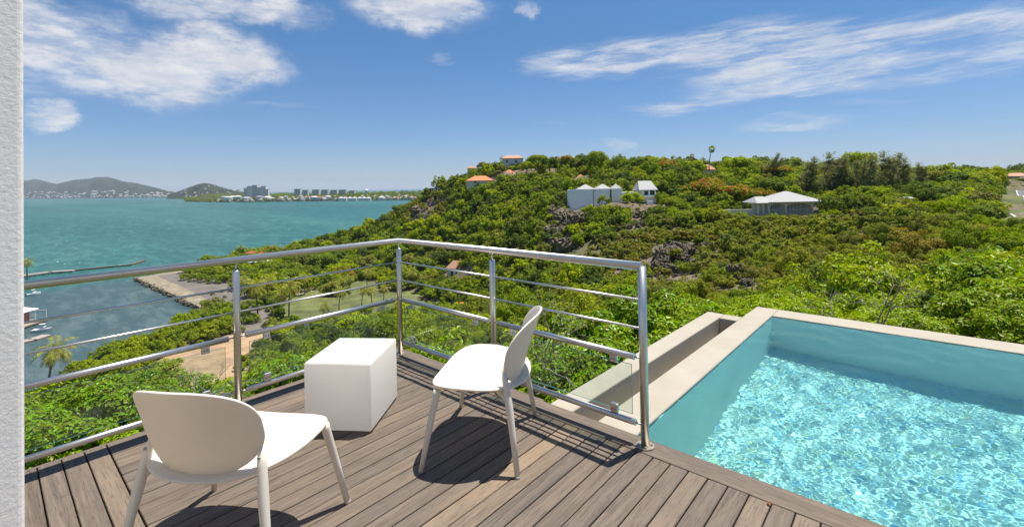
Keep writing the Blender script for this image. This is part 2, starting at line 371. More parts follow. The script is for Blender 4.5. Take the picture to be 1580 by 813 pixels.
def sea_mat():
    m, t, p = mat('sea_water'); pos = t.new('ShaderNodeNewGeometry').outputs['Position']
    big = t.noise(t.mapping(pos, rot=(0, 0, .4), sca=(.0016, .006, 1)), 1.0, 5, .6)
    c = t.ramp(big, [(.32, (.012, .070, .066)), (.55, (.020, .092, .084)), (.72, (.034, .112, .098))])
    # the marina basin is deeper and darker than the bay outside the jetty
    ctr = onz(190, 480, -43.5)
    q = t.mapping(t.vmath('SUBTRACT', pos, (float(ctr[0]), float(ctr[1]), -43.5)), rot=(0, 0, -YAW), sca=(1/95, 1/66, 0))
    bas = t.math('ADD', t.vmath('LENGTH', q), t.math('MULTIPLY', t.math('SUBTRACT', t.noise(pos, .012, 4, .6), .5), .5))
    c = t.mix(t.step(bas, 1.05, .72), c, (.042, .076, .080))
    # wave streaks and a few whitecaps
    st = t.noise(t.mapping(pos, rot=(0, 0, .9), sca=(.05, .16, 1)), 1., 6, .7)
    c = t.mix(t.math('MULTIPLY', t.step(st, .42, .64), .75), c, t.mix(1.0, c, (2.3, 1.75, 1.65), 'MULTIPLY'))
    wc = t.step(t.noise(t.mapping(pos, rot=(0, 0, .9), sca=(.11, .34, 1)), 1.0, 2, .5), .725, .77)
    c = t.mix(t.math('MULTIPLY', wc, t.step(bas, 1.1, 1.4)), c, (.62, .68, .68))
    t.put(p.inputs['Base Color'], c); p.inputs['Roughness'].default_value = .38; p.inputs['IOR'].default_value = 1.33; p.inputs['Specular IOR Level'].default_value = .22
    w = t.math('ADD', t.noise(t.mapping(pos, rot=(0, 0, .9), sca=(.35, .9, 1)), 1., 5, .65), t.math('MULTIPLY', st, 1.5))
    t.put(p.inputs['Normal'], t.bump(w, .5, .6)); return m
SEA = sea_mat()
SEAZ = -43.5
FLATZ = -41.9

# ------------------------------------------------------------------ terrain
CP = []                                                  # control points of the ground: x, y, z
def gp(px, py, d, veg=1.2):
    P = at(px, py, d); CP.append((P[0], P[1], P[2]-veg))
def gz(px, d, z):
    P = at(px, Y0-(px-790)*ROLL, d); CP.append((P[0], P[1], z))
for px in (-500, -150, 100, 300):
    for d, z in ((4, -3.2), (8, -5.2), (14, -8.5), (24, -15), (40, -24), (60, -33), (80, -39.5), (100, -44), (140, -46), (200, -47), (280, -48), (380, -49)): gz(px, d, z)
for d, z in ((4, -3.3), (10, -6.2), (22, -9.5), (36, -13.5), (50, -17.5), (75, -30), (100, -39), (130, -44.5), (170, -45), (215, -45)): gz(450, d, z)
for d, z in ((5, -3.4), (12, -6.4), (25, -10), (40, -13.5), (55, -17), (80, -28), (110, -38), (140, -44), (175, -44.5)): gz(560, d, z)
for d, z in ((5, -3.4), (14, -6.5), (28, -11), (48, -15), (65, -20), (90, -29), (120, -37), (150, -42.5)): gz(680, d, z)
for q in ((640, 425, 205), (640, 400, 222), (640, 360, 250), (640, 330, 272), (600, 420, 222), (600, 400, 245), (600, 370, 270), (560, 405, 255), (560, 385, 285), (520, 395, 292),
          (690, 445, 190), (700, 425, 203), (700, 400, 215), (700, 350, 237), (695, 310, 262), (700, 290, 275), (690, 465, 172), (640, 455, 182),
          (660, 299, 290), (623, 322, 300), (598, 339, 305), (560, 354, 315), (518, 368, 325), (485, 377, 335),
          (760, 475, 128), (760, 430, 150), (760, 400, 165), (760, 350, 195), (760, 300, 230), (760, 266, 262), (720, 276, 272),
          (760, 500, 70), (790, 540, 30), (850, 575, 16), (850, 530, 35), (850, 495, 60), (850, 465, 85), (850, 432, 105), (850, 400, 120), (850, 350, 136), (850, 322, 150), (850, 300, 176), (850, 264, 245),
          (950, 565, 13), (950, 505, 38), (950, 465, 64), (950, 425, 88), (950, 385, 108), (950, 345, 127), (950, 322, 138), (900, 322, 140), (1000, 322, 140), (950, 296, 175), (950, 266, 225),
          (1050, 475, 45), (1050, 432, 70), (1050, 396, 90), (1050, 360, 108), (1050, 327, 130), (1050, 292, 170), (1050, 268, 215),
          (1150, 465, 38), (1150, 422, 60), (1150, 382, 82), (1150, 347, 105), (1150, 327, 126), (1150, 290, 170), (1150, 270, 205),
          (1250, 475, 32), (1250, 432, 48), (1250, 392, 68), (1250, 352, 92), (1250, 330, 118), (1250, 305, 148), (1250, 284, 185),
          (1350, 475, 26), (1350, 432, 40), (1350, 392, 56), (1350, 352, 78), (1350, 316, 112), (1350, 292, 150),
          (1450, 485, 20), (1450, 432, 32), (1450, 382, 48), (1450, 344, 68), (1450, 316, 95), (1450, 294, 140),
          (1700, 470, 22), (1700, 400, 34), (1700, 360, 52), (1700, 330, 80), (1700, 310, 130)):
    gp(*q)
for q in ((1530, 470, 18), (1530, 410, 32), (1530, 368, 50), (1530, 340, 74), (1575, 338, 80), (1575, 322, 100), (1572, 310, 125), (1566, 299, 160), (1540, 292, 190), (1600, 292, 200)): gp(*q, veg=.3)
for px, d, z in ((1200, 300, 6), (1400, 260, 1), (1580, 300, -1), (1580, 420, 2), (1700, 420, 2), (1050, 320, 5), (950, 330, 5), (850, 330, 3), (760, 340, -3), (690, 345, -22), (1300, 420, 0), (1000, 450, -12), (850, 450, -20),
                 (640, 365, -40), (600, 365, -46), (560, 365, -48), (500, 372, -48), (440, 372, -48), (720, 420, -46), (640, 430, -50), (520, 430, -50), (455, 350, -44), (430, 345, -46), (420, 300, -45.5), (470, 270, -45),
                 (540, 220, -45), (480, 230, -45), (600, 185, -44.8), (380, 220, -46), (330, 330, -48), (380, 380, -49), (250, 430, -50)): gz(px, d, z)
for x, y, z in ((0, 1.5, -3.3), (3, 5, -3.8), (7, 4, -3.6), (4, -1, -3), (10, 6, -3.6), (1, 4, -4), (-1.5, -1, -3.1), (-1.5, -4, -3.1), (14, 3, -3), (8, -6, -2.5), (30, 10, -3), (60, 20, -3)): CP.append((x, y, z))
CP = np.array(CP); _n = len(CP)
_A = np.zeros((_n+3, _n+3)); _D = np.hypot(CP[:, None, 0]-CP[None, :, 0], CP[:, None, 1]-CP[None, :, 1])
_A[:_n, :_n] = _D + np.eye(_n)*-.6; _P = np.c_[np.ones(_n), CP[:, 0]/100, CP[:, 1]/100]; _A[:_n, _n:] = _P; _A[_n:, :_n] = _P.T
_W = np.linalg.solve(_A, np.r_[CP[:, 2], 0, 0, 0])
GX0, GX1, GY0, GY1, GS = -430., 370., -130., 560., 3.
gx = np.arange(GX0, GX1+.1, GS); gy = np.arange(GY0, GY1+.1, GS)
XX, YY = np.meshgrid(gx, gy); ZZ = np.empty_like(XX)
for j in range(len(gy)):
    Dm = np.hypot(XX[j][:, None]-CP[None, :, 0], YY[j][:, None]-CP[None, :, 1])
    ZZ[j] = Dm@_W[:_n] + _W[_n] + _W[_n+1]*XX[j]/100 + _W[_n+2]*YY[j]/100
_dist = np.hypot(XX-CAM[0], YY-CAM[1]); _amp = np.clip((_dist-18)/60, 0, 1)
_rg = np.random.default_rng(5)
for lam, a in ((46, .9), (23, .6), (11, .45), (7, .3)):
    for k in range(5):
        th = _rg.random()*6.283; ph = _rg.random()*6.283; l2 = lam*(.8+.4*_rg.random())
        ZZ += _amp*a*.45*np.sin(6.283/l2*(XX*math.cos(th)+YY*math.sin(th))+ph)
_hp = at(1213, 331, 121); ZZ -= 2.2*np.exp(-((XX-_hp[0])**2+(YY-_hp[1])**2)/(2*8.**2))
def TZ(x, y):
    fx = np.clip((np.asarray(x)-GX0)/GS, 0, len(gx)-1.001); fy = np.clip((np.asarray(y)-GY0)/GS, 0, len(gy)-1.001)
    i = fx.astype(int); j = fy.astype(int); u = fx-i; v = fy-j
    return ZZ[j, i]*(1-u)*(1-v)+ZZ[j, i+1]*u*(1-v)+ZZ[j+1, i]*(1-u)*v+ZZ[j+1, i+1]*u*v
def grid_faces(nx, ny):
    a = (np.arange(ny-1)[:, None]*nx+np.arange(nx-1)[None, :]).ravel()
    return np.c_[a, a+1, a+nx+1, a+nx].tolist()
ter = pydata('terrain', np.c_[XX.ravel(), YY.ravel(), ZZ.ravel()], grid_faces(len(gx), len(gy)), SOIL, smooth=True)
tag(ter, 'dry brown soil of the hillside and valley under the scrub', kind='structure')

def flat_sheet(name, pts, z, m, label, skirt=0):
    P = [onz(px, py, z) for px, py in pts]
    bm = bmesh.new(); vs = [bm.verts.new(p) for p in P]; f = bm.faces.new(vs); bm.normal_update()
    if f.normal.z < 0: f.normal_flip()
    bmesh.ops.triangulate(bm, faces=[f])
    if skirt:
        cen = sum((Vector(p) for p in P), Vector())/len(P)
        lo = [bm.verts.new((p[0]+(p[0]-cen.x)*.02, p[1]+(p[1]-cen.y)*.02, z-skirt)) for p in P]
        for i in range(len(vs)): j = (i+1) % len(vs); bm.faces.new((vs[i], vs[j], lo[j], lo[i]))
    o = bm_obj(name, bm, m); tag(o, label, kind='structure'); return o
flat_sheet('shore_ground', [(209, 428), (238, 424), (290, 412), (340, 402), (380, 394), (430, 388), (470, 381), (520, 380), (600, 400), (700, 430), (740, 470), (700, 520), (560, 600), (300, 720), (-300, 900), (-300, 720),
                            (0, 640), (60, 606), (110, 578), (140, 555), (180, 537), (240, 517), (300, 492), (317, 478), (283, 461), (245, 444)], FLATZ, RUBBLE, 'flat pale rubble ground along the marina shore', skirt=3)
flat_sheet('access_road', [(244, 426), (285, 419), (330, 430), (362, 438), (395, 460), (440, 495), (455, 512), (400, 522), (375, 512), (352, 476), (330, 466), (290, 446)], FLATZ+.05, ASPHALT, 'worn grey tarmac track running along the rubble spit')
flat_sheet('sand_yard', [(372, 514), (420, 508), (452, 510), (415, 528), (375, 548), (368, 600), (350, 640), (290, 640), (262, 600), (246, 553), (300, 530)], FLATZ+.09, SAND, 'bare orange sand yard beside the marina hedge')
flat_sheet('garden_lawn', [(420, 478), (450, 458), (500, 444), (560, 432), (620, 430), (690, 440), (730, 470), (640, 500), (470, 520), (432, 496)], FLATZ+.12, LAWN, 'dry garden lawn with palms at the hill foot')
sea = pydata('sea', [(-24000, -24000, SEAZ), (24000, -24000, SEAZ), (24000, 24000, SEAZ), (-24000, 24000, SEAZ)], [(0, 1, 2, 3)], SEA)
tag(sea, 'turquoise sea of the bay with small whitecaps', kind='structure')

# ------------------------------------------------------------------ vegetation: prototypes
def unit(v): return v/np.maximum(np.linalg.norm(v, axis=-1, keepdims=True), 1e-9)
def leaf_quads(C, N, S, rng, aspect=.6, along=None, fold=0.):
    """one little rhombic leaf per row: centre C, facing N, half length S"""
    n = len(C); t = rng.normal(size=(n, 3)) if along is None else along
    N = unit(N); t = unit(t-N*(t*N).sum(1, keepdims=True)); b = np.cross(N, t)
    S = S[:, None]
    V = np.stack([C-t*S, C+b*S*aspect-t*S*.1+N*S*fold, C+t*S, C-b*S*aspect-t*S*.1+N*S*fold], 1).reshape(-1, 3)
    Fc = (np.arange(n)[:, None]*4+np.arange(4)[None, :])
    return V, Fc
def mesh_multi(name, parts, mats, tip=None):
    """parts: list of (V, F(n,k), material index)"""
    off = 0; Vs = []; Fs = []; mi = []
    for V, Fc, k in parts:
        Vs.append(np.asarray(V, float)); Fs += (np.asarray(Fc)+off).tolist(); mi += [k]*len(Fc); off += len(V)
    me = bpy.data.meshes.new(name); me.from_pydata(np.concatenate(Vs).tolist(), [], Fs)
    for m in mats: me.materials.append(m)
    me.polygons.foreach_set('material_index', mi)
    if tip is not None:
        a = me.attributes.new('tip', 'FLOAT', 'POINT'); t = np.zeros(off); t[:len(tip)] = tip; a.data.foreach_set('value', t)
    return me
def stick(p0, p1, r0, r1, n=5):
    p0, p1 = np.array(p0, float), np.array(p1, float); t = unit(p1-p0); a = unit(np.cross(t, [.3, .5, .8])); b = np.cross(t, a)
    an = np.arange(n)*2*math.pi/n; ring = np.cos(an)[:, None]*a+np.sin(an)[:, None]*b
    V = np.r_[p0+ring*r0, p1+ring*r1]; Fc = [(k, (k+1) % n, n+(k+1) % n, n+k) for k in range(n)]
    return V, Fc
def join_sticks(L):
    Vs, Fs, o = [], [], 0
    for V, Fc in L: Vs.append(V); Fs += [tuple(q+o for q in f) for f in Fc]; o += len(V)
    return np.concatenate(Vs), Fs
def crown_points(rng, n, nclump, flat, low=-.25, cr=(.15, .31)):
    d = unit(rng.normal(size=(nclump*3, 3))); d = d[d[:, 2] > low][:nclump]
    C = d*(.38+.52*rng.random((len(d), 1))); C[:, 2] = C[:, 2]*flat
    r = cr[0]+(cr[1]-cr[0])*rng.random(len(d))
    k = rng.integers(0, len(d), n); u = unit(rng.normal(size=(n, 3))+d[k]*.55+np.array([0, 0, .45]))
    rad = r[k]*(.62+.42*rng.random(n)**.6)
    P = C[k]+u*rad[:, None]*np.array([1, 1, .85])
    return P, u, C, k
def make_bush(name, seed, n, leaf, nclump=16, flat=.8, lm=None, lift=.55, stems=6, aspect=.6, tipfrac=0., fold=.12, low=-.25):
    rng = np.random.default_rng(seed); P, u, C, k = crown_points(rng, n, nclump, flat, low)
    P[:, 2] += lift; C[:, 2] += lift
    N = u*1.1+rng.normal(size=(n, 3))*.42+np.array([0, 0, .5]); S = leaf*(.65+.7*rng.random(n))
    V, Fc = leaf_quads(P, N, S, rng, aspect, fold=fold)
    st = [stick((rng.normal()*.06, rng.normal()*.06, -.25), C[i]*np.array([1, 1, 1])*.92, .030, .010) for i in rng.choice(len(C), min(stems, len(C)), False)]
    SV, SF = join_sticks(st)
    tip = None
    if tipfrac > 0: tip = np.repeat((rng.random(n) < tipfrac*np.clip((P[:, 2]-lift)/.6, .05, 1)).astype(float), 4)
    return mesh_multi(name, [(V, Fc, 0), (SV, SF, 1)], [lm, BARK], tip)
FAR_G = [make_bush('scrub_far', 10+i, 1500, .070, 28, .78, LEAF_G) for i in range(5)]
FAR_D = [make_bush('dry_scrub_far', 30+i, 1400, .070, 20, .66, LEAF_D, lift=.42) for i in range(4)]
MID_G = [make_bush('scrub_mid', 50+i, 4600, .040, 46, .8, LEAF_G) for i in range(4)]
MID_D = [make_bush('dry_scrub_mid', 70+i, 4400, .038, 28, .68, LEAF_D, lift=.42) for i in range(3)]
NEAR_G = [make_bush('scrub_near', 90+i, 6800, .043, 60, .85, LEAF_N, aspect=.52) for i in range(3)]
HEDGE = [make_bush('hedge_near', 110+i, 8000, .040, 44, .95, LEAF_HEDGE, lift=.7, aspect=.50, tipfrac=.08, fold=.18) for i in range(3)]
MANG = [make_bush('mangrove', 130+i, 2600, .054, 32, .75, LEAF_DARK, low=-.5, lift=.6) for i in range(3)]
SILV = [make_bush('silver_bush', 140+i, 900, .09, 14, .6, LEAF_GREY, lift=.4) for i in range(2)]

def make_tree_parts(seed, n, leaf, lm, spread=1., flat=.55, trunk=1., nclump=30, tipfrac=0.):
    """unit tree: crown about 1 wide radius, trunk `trunk` high below the crown centre"""
    rng = np.random.default_rng(seed); P, u, C, k = crown_points(rng, n, nclump, flat, -.2, (.20, .36))
    P[:, :2] *= spread; C[:, :2] *= spread; P[:, 2] += trunk; C[:, 2] += trunk
    N = u+rng.normal(size=(n, 3))*.4+np.array([0, 0, .75]); S = leaf*(.65+.7*rng.random(n)); V, Fc = leaf_quads(P, N, S, rng, .6, fold=.1)
    tip = np.repeat((rng.random(n) < tipfrac*np.clip((P[:, 2]-trunk+.05)/.3, 0, 1)).astype(float), 4) if tipfrac else None
    crown = mesh_multi('crown', [(V, Fc, 0)], [lm], tip)
    fork = np.array([rng.normal()*.05, rng.normal()*.05, trunk*.45]); st = [stick((0, 0, -.3), fork, .085, .06, 8)]
    for i in rng.choice(len(C), 9, False):
        mid = fork+(C[i]-fork)*.5+np.array([0, 0, .05]); st += [stick(fork, mid, .045, .03, 6), stick(mid, C[i], .03, .012, 5)]
    SV, SF = join_sticks(st)
    return crown, mesh_multi('trunk', [(SV, SF, 0)], [BARK]), mesh_multi('small_tree', [(V, Fc, 0), (SV, SF, 1)], [lm, BARK])
TREE_G = [make_tree_parts(200+i, 2600, .062, LEAF_G, 1., .62, .75) for i in range(4)]
TREE_F = [make_tree_parts(220+i, 3000, .050, LEAF_FLAM, 1.15, .36, .7, 24, .5) for i in range(2)]
TREE_N = [make_tree_parts(240+i, 5200, .045, LEAF_G, 1., .75, .8, 30) for i in range(2)]

def make_palm(seed, fan=False):
    rng = np.random.default_rng(seed); H = 1.0; lean = rng.normal(size=2)*.10
    st = []; prev = np.array([0, 0, -.05])
    for i in range(1, 9):
        q = i/8; p = np.array([lean[0]*q*q, lean[1]*q*q, H*q]); st.append(stick(prev, p, .026-.010*(q-.125), .026-.010*q, 7)); prev = p
    top = prev; Vs = []; tips = []
    nf = 44 if fan else 24
    C, N, S, A, tp = [], [], [], [], []; rib = [stick(top, top+np.array([0, 0, .02]), .012, .004, 4)]
    for f in range(nf):
        a = f*2.399+rng.normal()*.15; el = (1.25-f/nf*(2.5 if fan else 1.9))+rng.normal()*.08; Lf = (.125 if fan else .42)*(.85+.3*rng.random())
        d0 = np.array([math.cos(a)*math.cos(el), math.sin(a)*math.cos(el), math.sin(el)]); old = el < -.35
        if fan:
            c0 = top+d0*Lf*.8
            for k in range(7):
                w = (k-3)/3*1.1; side = unit(np.cross(d0, [0, 0, 1.])); dd = unit(d0*math.cos(w)+side*math.sin(w))
                C.append(c0+dd*Lf*.45); A.append(dd); N.append(np.cross(dd, side)+rng.normal(size=3)*.2); S.append(Lf*.45); tp.append(float(old)*.35)
        else:
            p = top.copy(); d = d0.copy(); m = 13
            for k in range(m):
                d = unit(d+np.array([0, 0, -.115-.05*k/m])); p2 = p+d*Lf/m; side = unit(np.cross(d, [0, 0, 1.])+1e-6)
                if k > 0:
                    ll = Lf*.30*math.sin(math.pi*(.12+.8*k/m))
                    for s_ in (-1, 1):
                        dd = unit(side*s_+d*.55+np.array([0, 0, -.35])); C.append(p2+dd*ll*.5); A.append(dd); N.append(np.cross(dd, d)*s_+rng.normal(size=3)*.12); S.append(ll*.55); tp.append(1. if old else float(rng.random() < .10))
                rib.append(stick(p, p2, .006, .005, 3)) if k % 2 == 0 else None
                p = p2
    V, Fc = leaf_quads(np.array(C), np.array(N), np.array(S), rng, .16 if not fan else .2, np.array(A))
    RV, RF = join_sticks(rib); crown = mesh_multi('crown', [(V, Fc, 0), (RV, RF, 1)], [LEAF_PALM, PALM_BARK], np.repeat(np.array(tp), 4))
    SV, SF = join_sticks(st)
    return crown, mesh_multi('trunk', [(SV, SF, 0)], [PALM_BARK])
PALM = [make_palm(300+i) for i in range(4)]; FANPALM = make_palm(320, True)

def make_casuarina(seed, lean=.12):
    rng = np.random.default_rng(seed); st = []; C, N, S, A = [], [], [], []
    for lead in range(4):
        hgt = (1., .84, .74, .9)[lead]*(.92+.12*rng.random()); ox, oy = (0, 0) if lead == 0 else rng.normal(size=2)*.10; ln = lean*(.6+.8*rng.random())
        pos = lambda q: np.array([ox*min(1, q*2.5)+ln*q*q, oy*min(1, q*2.5), q*hgt])
        prev = np.array([0, 0, -.03])
        for i in range(1, 8): p = pos(i/7); st.append(stick(prev, p, .016*(1.1-i/7)+.002, .016*(1-i/7)+.002, 5)); prev = p
        for b in range(85):
            q = .10+.9*rng.random(); a = rng.random()*6.283; Lb = (.20*(1-q)**.6+.045)*(.35+.95*rng.random()); base = pos(q)
            d = unit(np.array([math.cos(a)+.35, math.sin(a), .75+.5*q+rng.normal()*.25]))
            for k in range(15):
                c = base+d*Lb*(.15+.9*rng.random())+rng.normal(size=3)*.014; dd = unit(d+np.array([.25, 0, -.1])+rng.normal(size=3)*.45)
                C.append(c+dd*.012); A.append(dd); N.append(rng.normal(size=3)+np.array([0, 0, .6])); S.append(.012+.017*rng.random())
    V, Fc = leaf_quads(np.array(C), np.array(N), np.array(S), rng, .2, np.array(A)); SV, SF = join_sticks(st)
    return mesh_multi('crown', [(V, Fc, 0)], [LEAF_CAS]), mesh_multi('trunk', [(SV, SF, 0)], [BARK])
CAS = [make_casuarina(340+i, .06+.08*i) for i in range(3)]
def make_bare(seed):
    rng = np.random.default_rng(seed); st = []
    def grow(p, d, L, r, k):
        n = 4
        for i in range(n):
            d = unit(d+rng.normal(size=3)*.22); q = p+d*L/n; st.append(stick(p, q, r*(1-.15*i), r*(1-.15*(i+1)), 5)); p = q
        if k:
            for _ in range(3): grow(p, unit(d+rng.normal(size=3)*.6), L*.62, r*.5, k-1)
    for _ in range(4): grow(np.array([0, 0, -.2]), unit(np.array([rng.normal()*.5, rng.normal()*.5, 1])), .5, .016, 3)
    V, Fc = join_sticks(st); return mesh_multi('bare_branches', [(V, Fc, 0)], [PALE_BARK])
BARE = [make_bare(400+i) for i in range(2)]

RNG = random.Random(11)
def place(me, name, P, s, label, cat, group, sz=1.):
    o = bpy.data.objects.new(name, me); COL.objects.link(o); o.location = tuple(map(float, P)); o.scale = (s, s, s*sz); o.rotation_euler = (0, 0, RNG.random()*6.283)
    return tag(o, label, cat, group)
def place_tree(pair, name, P, s, label, cat='tree', group=None, sz=1., rz=None):
    e = empty(name, tuple(map(float, P)), RNG.random()*6.283 if rz is None else rz); w_ = 1.4 if name == 'casuarina' else 1.; e.scale = (s*w_, s*w_, s*sz)
    link('crown', pair[0], None, e); link('trunk', pair[1], None, e)
    return tag(e, label, cat, group)

# ------------------------------------------------------------------ scrub on slopes and hill
rs = np.random.default_rng(77)
LAWN_POLY = [(425, 480), (450, 459), (500, 446), (560, 434), (620, 432), (690, 442), (725, 468), (640, 484), (560, 490), (470, 508), (436, 494)]
ROAD_POLY = [(205, 430), (240, 420), (285, 416), (330, 430), (358, 440), (392, 462), (432, 495), (452, 510), (412, 530), (372, 550), (362, 605), (292, 612), (266, 590), (252, 552), (300, 534), (376, 514), (350, 480), (300, 470)]
def in_poly(px, py, poly):
    c = np.zeros(px.shape, bool); n = len(poly)
    for i in range(n):
        x1, y1 = poly[i]; x2, y2 = poly[(i+1) % n]
        if y1 == y2: continue
        c ^= ((y1 > py) != (y2 > py)) & (px < (x2-x1)*(py-y1)/(y2-y1)+x1)
    return c
# windows kept open in front of houses, road and rocks: x0, x1, lowest visible row, depth
KEEP = [(874, 1016, 318, 146), (1158, 1266, 331, 128), (718, 764, 281, 256), (772, 812, 254, 276), (776, 798, 270, 262), (808, 822, 268, 262), (846, 860, 268, 262), (884, 908, 278, 215), (688, 724, 428, 206),
        (1540, 1600, 337, 140), (842, 905, 396, 128), (1000, 1075, 432, 80), (1120, 1165, 444, 57), (965, 1000, 352, 124), (1355, 1388, 352, 80), (1552, 1600, 276, 330), (1556, 1600, 291, 240), (1104, 1164, 326, 128), (718, 740, 262, 300), (1080, 1100, 268, 230)]
ROCKWIN = {(842, 905), (1000, 1075), (1120, 1165), (965, 1000), (622, 692), (1355, 1388), (1540, 1600)}
pts = []
def field(d0, d1, step, px0, px1):
    d = d0
    while d < d1:
        st = step(d); X0 = (px0-790)/F*d; X1 = (px1-790)/F*d; n = max(1, int((X1-X0)/st))
        lat = X0+(np.arange(n)+rs.random(n))*(X1-X0)/n; dd = d+(rs.random(n)-.5)*st*.9
        P = CAM[None, :2]+lat[:, None]*RT[None, :2]+dd[:, None]*FW[None, :2]
        pts.append(np.c_[P, dd, np.full(n, st)]); d += st*.86
field(9, 400, lambda d: 1.4 if d < 20 else (1.7 if d < 40 else (2.0 if d < 80 else (2.45 if d < 150 else 3.1))), -90, 1700)
_main = sum(map(len, pts))
field(14, 130, lambda d: 1.25 if d < 60 else 1.7, -90, 1700)
Q = np.concatenate(pts); small = np.arange(len(Q)) >= _main; z = TZ(Q[:, 0], Q[:, 1]); d = Q[:, 2]
PP = proj(np.c_[Q[:, :2], z]); px, py = PP[:, 0], PP[:, 1]
hrow = Y0-(px-790)*ROLL
clump = np.array([mnoise.noise((x*.06, y*.06, 3.1)) for x, y in Q[:, :2]])
clump2 = np.array([mnoise.noise((x*.025, y*.025, 9.7)) for x, y in Q[:, :2]])
dry = (((px-1230)/330)**2+((py-410)/75)**2 < 1+.8*clump) & (d < 120)
dry |= (((px-655)/45)**2+((py-322)/34)**2 < .8)
r = Q[:, 3]*(.46+.48*rs.random(len(Q)))*np.where(rs.random(len(Q)) < .14, 1.55, 1.)*np.where(dry, .92, 1.)
r = np.where(d > 170, r*1.12, r); r = np.where(small, r*.62, r)
onflat = (z < FLATZ+.3); z = np.where(onflat, FLATZ, z)
P3 = np.c_[Q[:, :2], z]; pp = proj(P3); px, py = pp[:, 0], pp[:, 1]
ok = rs.random(len(Q)) < np.where(dry, .86+.5*clump, 1.0+.2*clump)
ok &= ~small | (rs.random(len(Q)) < np.where(dry, .55, .25))
inshore = onz  # shore polygon test in photo coordinates of the flat ground
SHORE = [(209, 428), (238, 424), (290, 412), (340, 402), (380, 394), (430, 388), (470, 381), (520, 380), (600, 400), (700, 430), (740, 470), (700, 520), (560, 600), (300, 720), (-300, 900), (-300, 720),
         (0, 640), (60, 606), (110, 578), (140, 555), (180, 537), (240, 517), (300, 492), (317, 478), (283, 461), (245, 444)]
ok &= (z > SEAZ+.6) & (~onflat | in_poly(px, py, SHORE))
ok &= ~(onflat & (in_poly(px, py, LAWN_POLY) | in_poly(px, py, ROAD_POLY)))
ok &= ~(onflat & (px < 480) & (d > 95) & (rs.random(len(Q)) < .45))
ok &= ~((Q[:, 0] > -1.2) & (Q[:, 0] < 14) & (Q[:, 1] < 6.5) & (Q[:, 1] > -9))
top = proj(np.c_[Q[:, :2], z+r*1.25]); rp = r*F/d
for x0, x1, yb, dk in KEEP:
    hit = (px > x0-rp*.8) & (px < x1+rp*.8) & (d < dk) & (d > 8) & (top[:, 1] < yb-1) & (py > yb-14)
    rnew = np.maximum(py-yb, 0)*d/F/1.3
    r = np.where(hit, np.minimum(r, np.maximum(rnew, .42)), r)
    if (x0, x1) not in ROCKWIN: ok &= ~((px > x0-1) & (px < x1+1) & (np.abs(d-dk-3) < 4) & (py < yb+8))
for x0, x1, y0_, y1_ in ((848, 900, 322, 394), (1003, 1072, 378, 432), (1124, 1162, 412, 446), (970, 998, 328, 352), (652, 684, 288, 322), (632, 664, 322, 352), (1085, 1115, 380, 396)):
    ok &= ~((px > x0) & (px < x1) & (py > y0_) & (py < y1_) & (rs.random(len(Q)) < .8))
# road corridor on the right
ok &= ~((px > 1532) & (d > 62) & (d < 215) & (py < 352) & (py > 290))
idx = np.where(ok)[0]
# who shows largest: coarse painter's raster, far to near
W4, H4 = 395, 203; ids = np.full((H4, W4), -1); order = idx[np.argsort(-d[idx])]
for i in order:
    cx, cy, cr = px[i]/4, (py[i]-r[i]*.6*F/d[i])/4, max(.6, r[i]*F/d[i]/4)
    x0, x1, y0, y1 = int(max(0, cx-cr)), int(min(W4, cx+cr+1)), int(max(0, cy-cr*.8)), int(min(H4, cy+cr*.8+1))
    if x1 > x0 and y1 > y0: ids[y0:y1, x0:x1] = i
yy, xx = np.mgrid[0:H4, 0:W4]; PXr, PYr = xx*4+2, yy*4+2
blockm = in_poly(PXr.astype(float), PYr.astype(float), [(616, 549), (992, 690), (860, 622), (1095, 484), (1170, 474), (1580, 525), (1580, 813), (0, 813), (0, 738)])
ids[blockm | (PXr < 40)] = -1
ids[(PXr < 300) & (PYr > 560)] = -1
cnt = np.bincount(ids[ids >= 0].ravel(), minlength=len(Q))
ind = set(np.argsort(-cnt)[:300].tolist()) & set(np.where(cnt > 0)[0].tolist()) & set(idx.tolist())
def region_label(i):
    x, y, dd = px[i], py[i], d[i]
    if dry[i]: return 'low olive scrub bush on the dry stony slope behind the pool', 'bushes on the dry stony slope'
    if dd < 30: return 'leafy green bush on the steep bank below the deck', 'bushes on the bank below the deck'
    if x < 480: return 'green bush on the shore side of the near slope', 'bushes on the shore side'
    if dd < 80: return 'leafy green bush in the valley beyond the railing', 'bushes in the valley'
    if x < 780: return 'green bush on the steep seaward flank of the hill', 'bushes on the seaward flank'
    if dd > 165: return 'rounded green bush near the crest of the hill', 'bushes near the hill crest'
    return 'green bush on the hill slope around the white houses', 'bushes around the white houses'
SETS = {'G': (NEAR_G, MID_G, FAR_G), 'D': (MID_D, MID_D, FAR_D)}
sbuf = []
ALLP = NEAR_G+MID_G+FAR_G+MID_D+FAR_D+MANG+SILV+[q[2] for q in TREE_G]+BARE
TREEP = [q[2] for q in TREE_G]
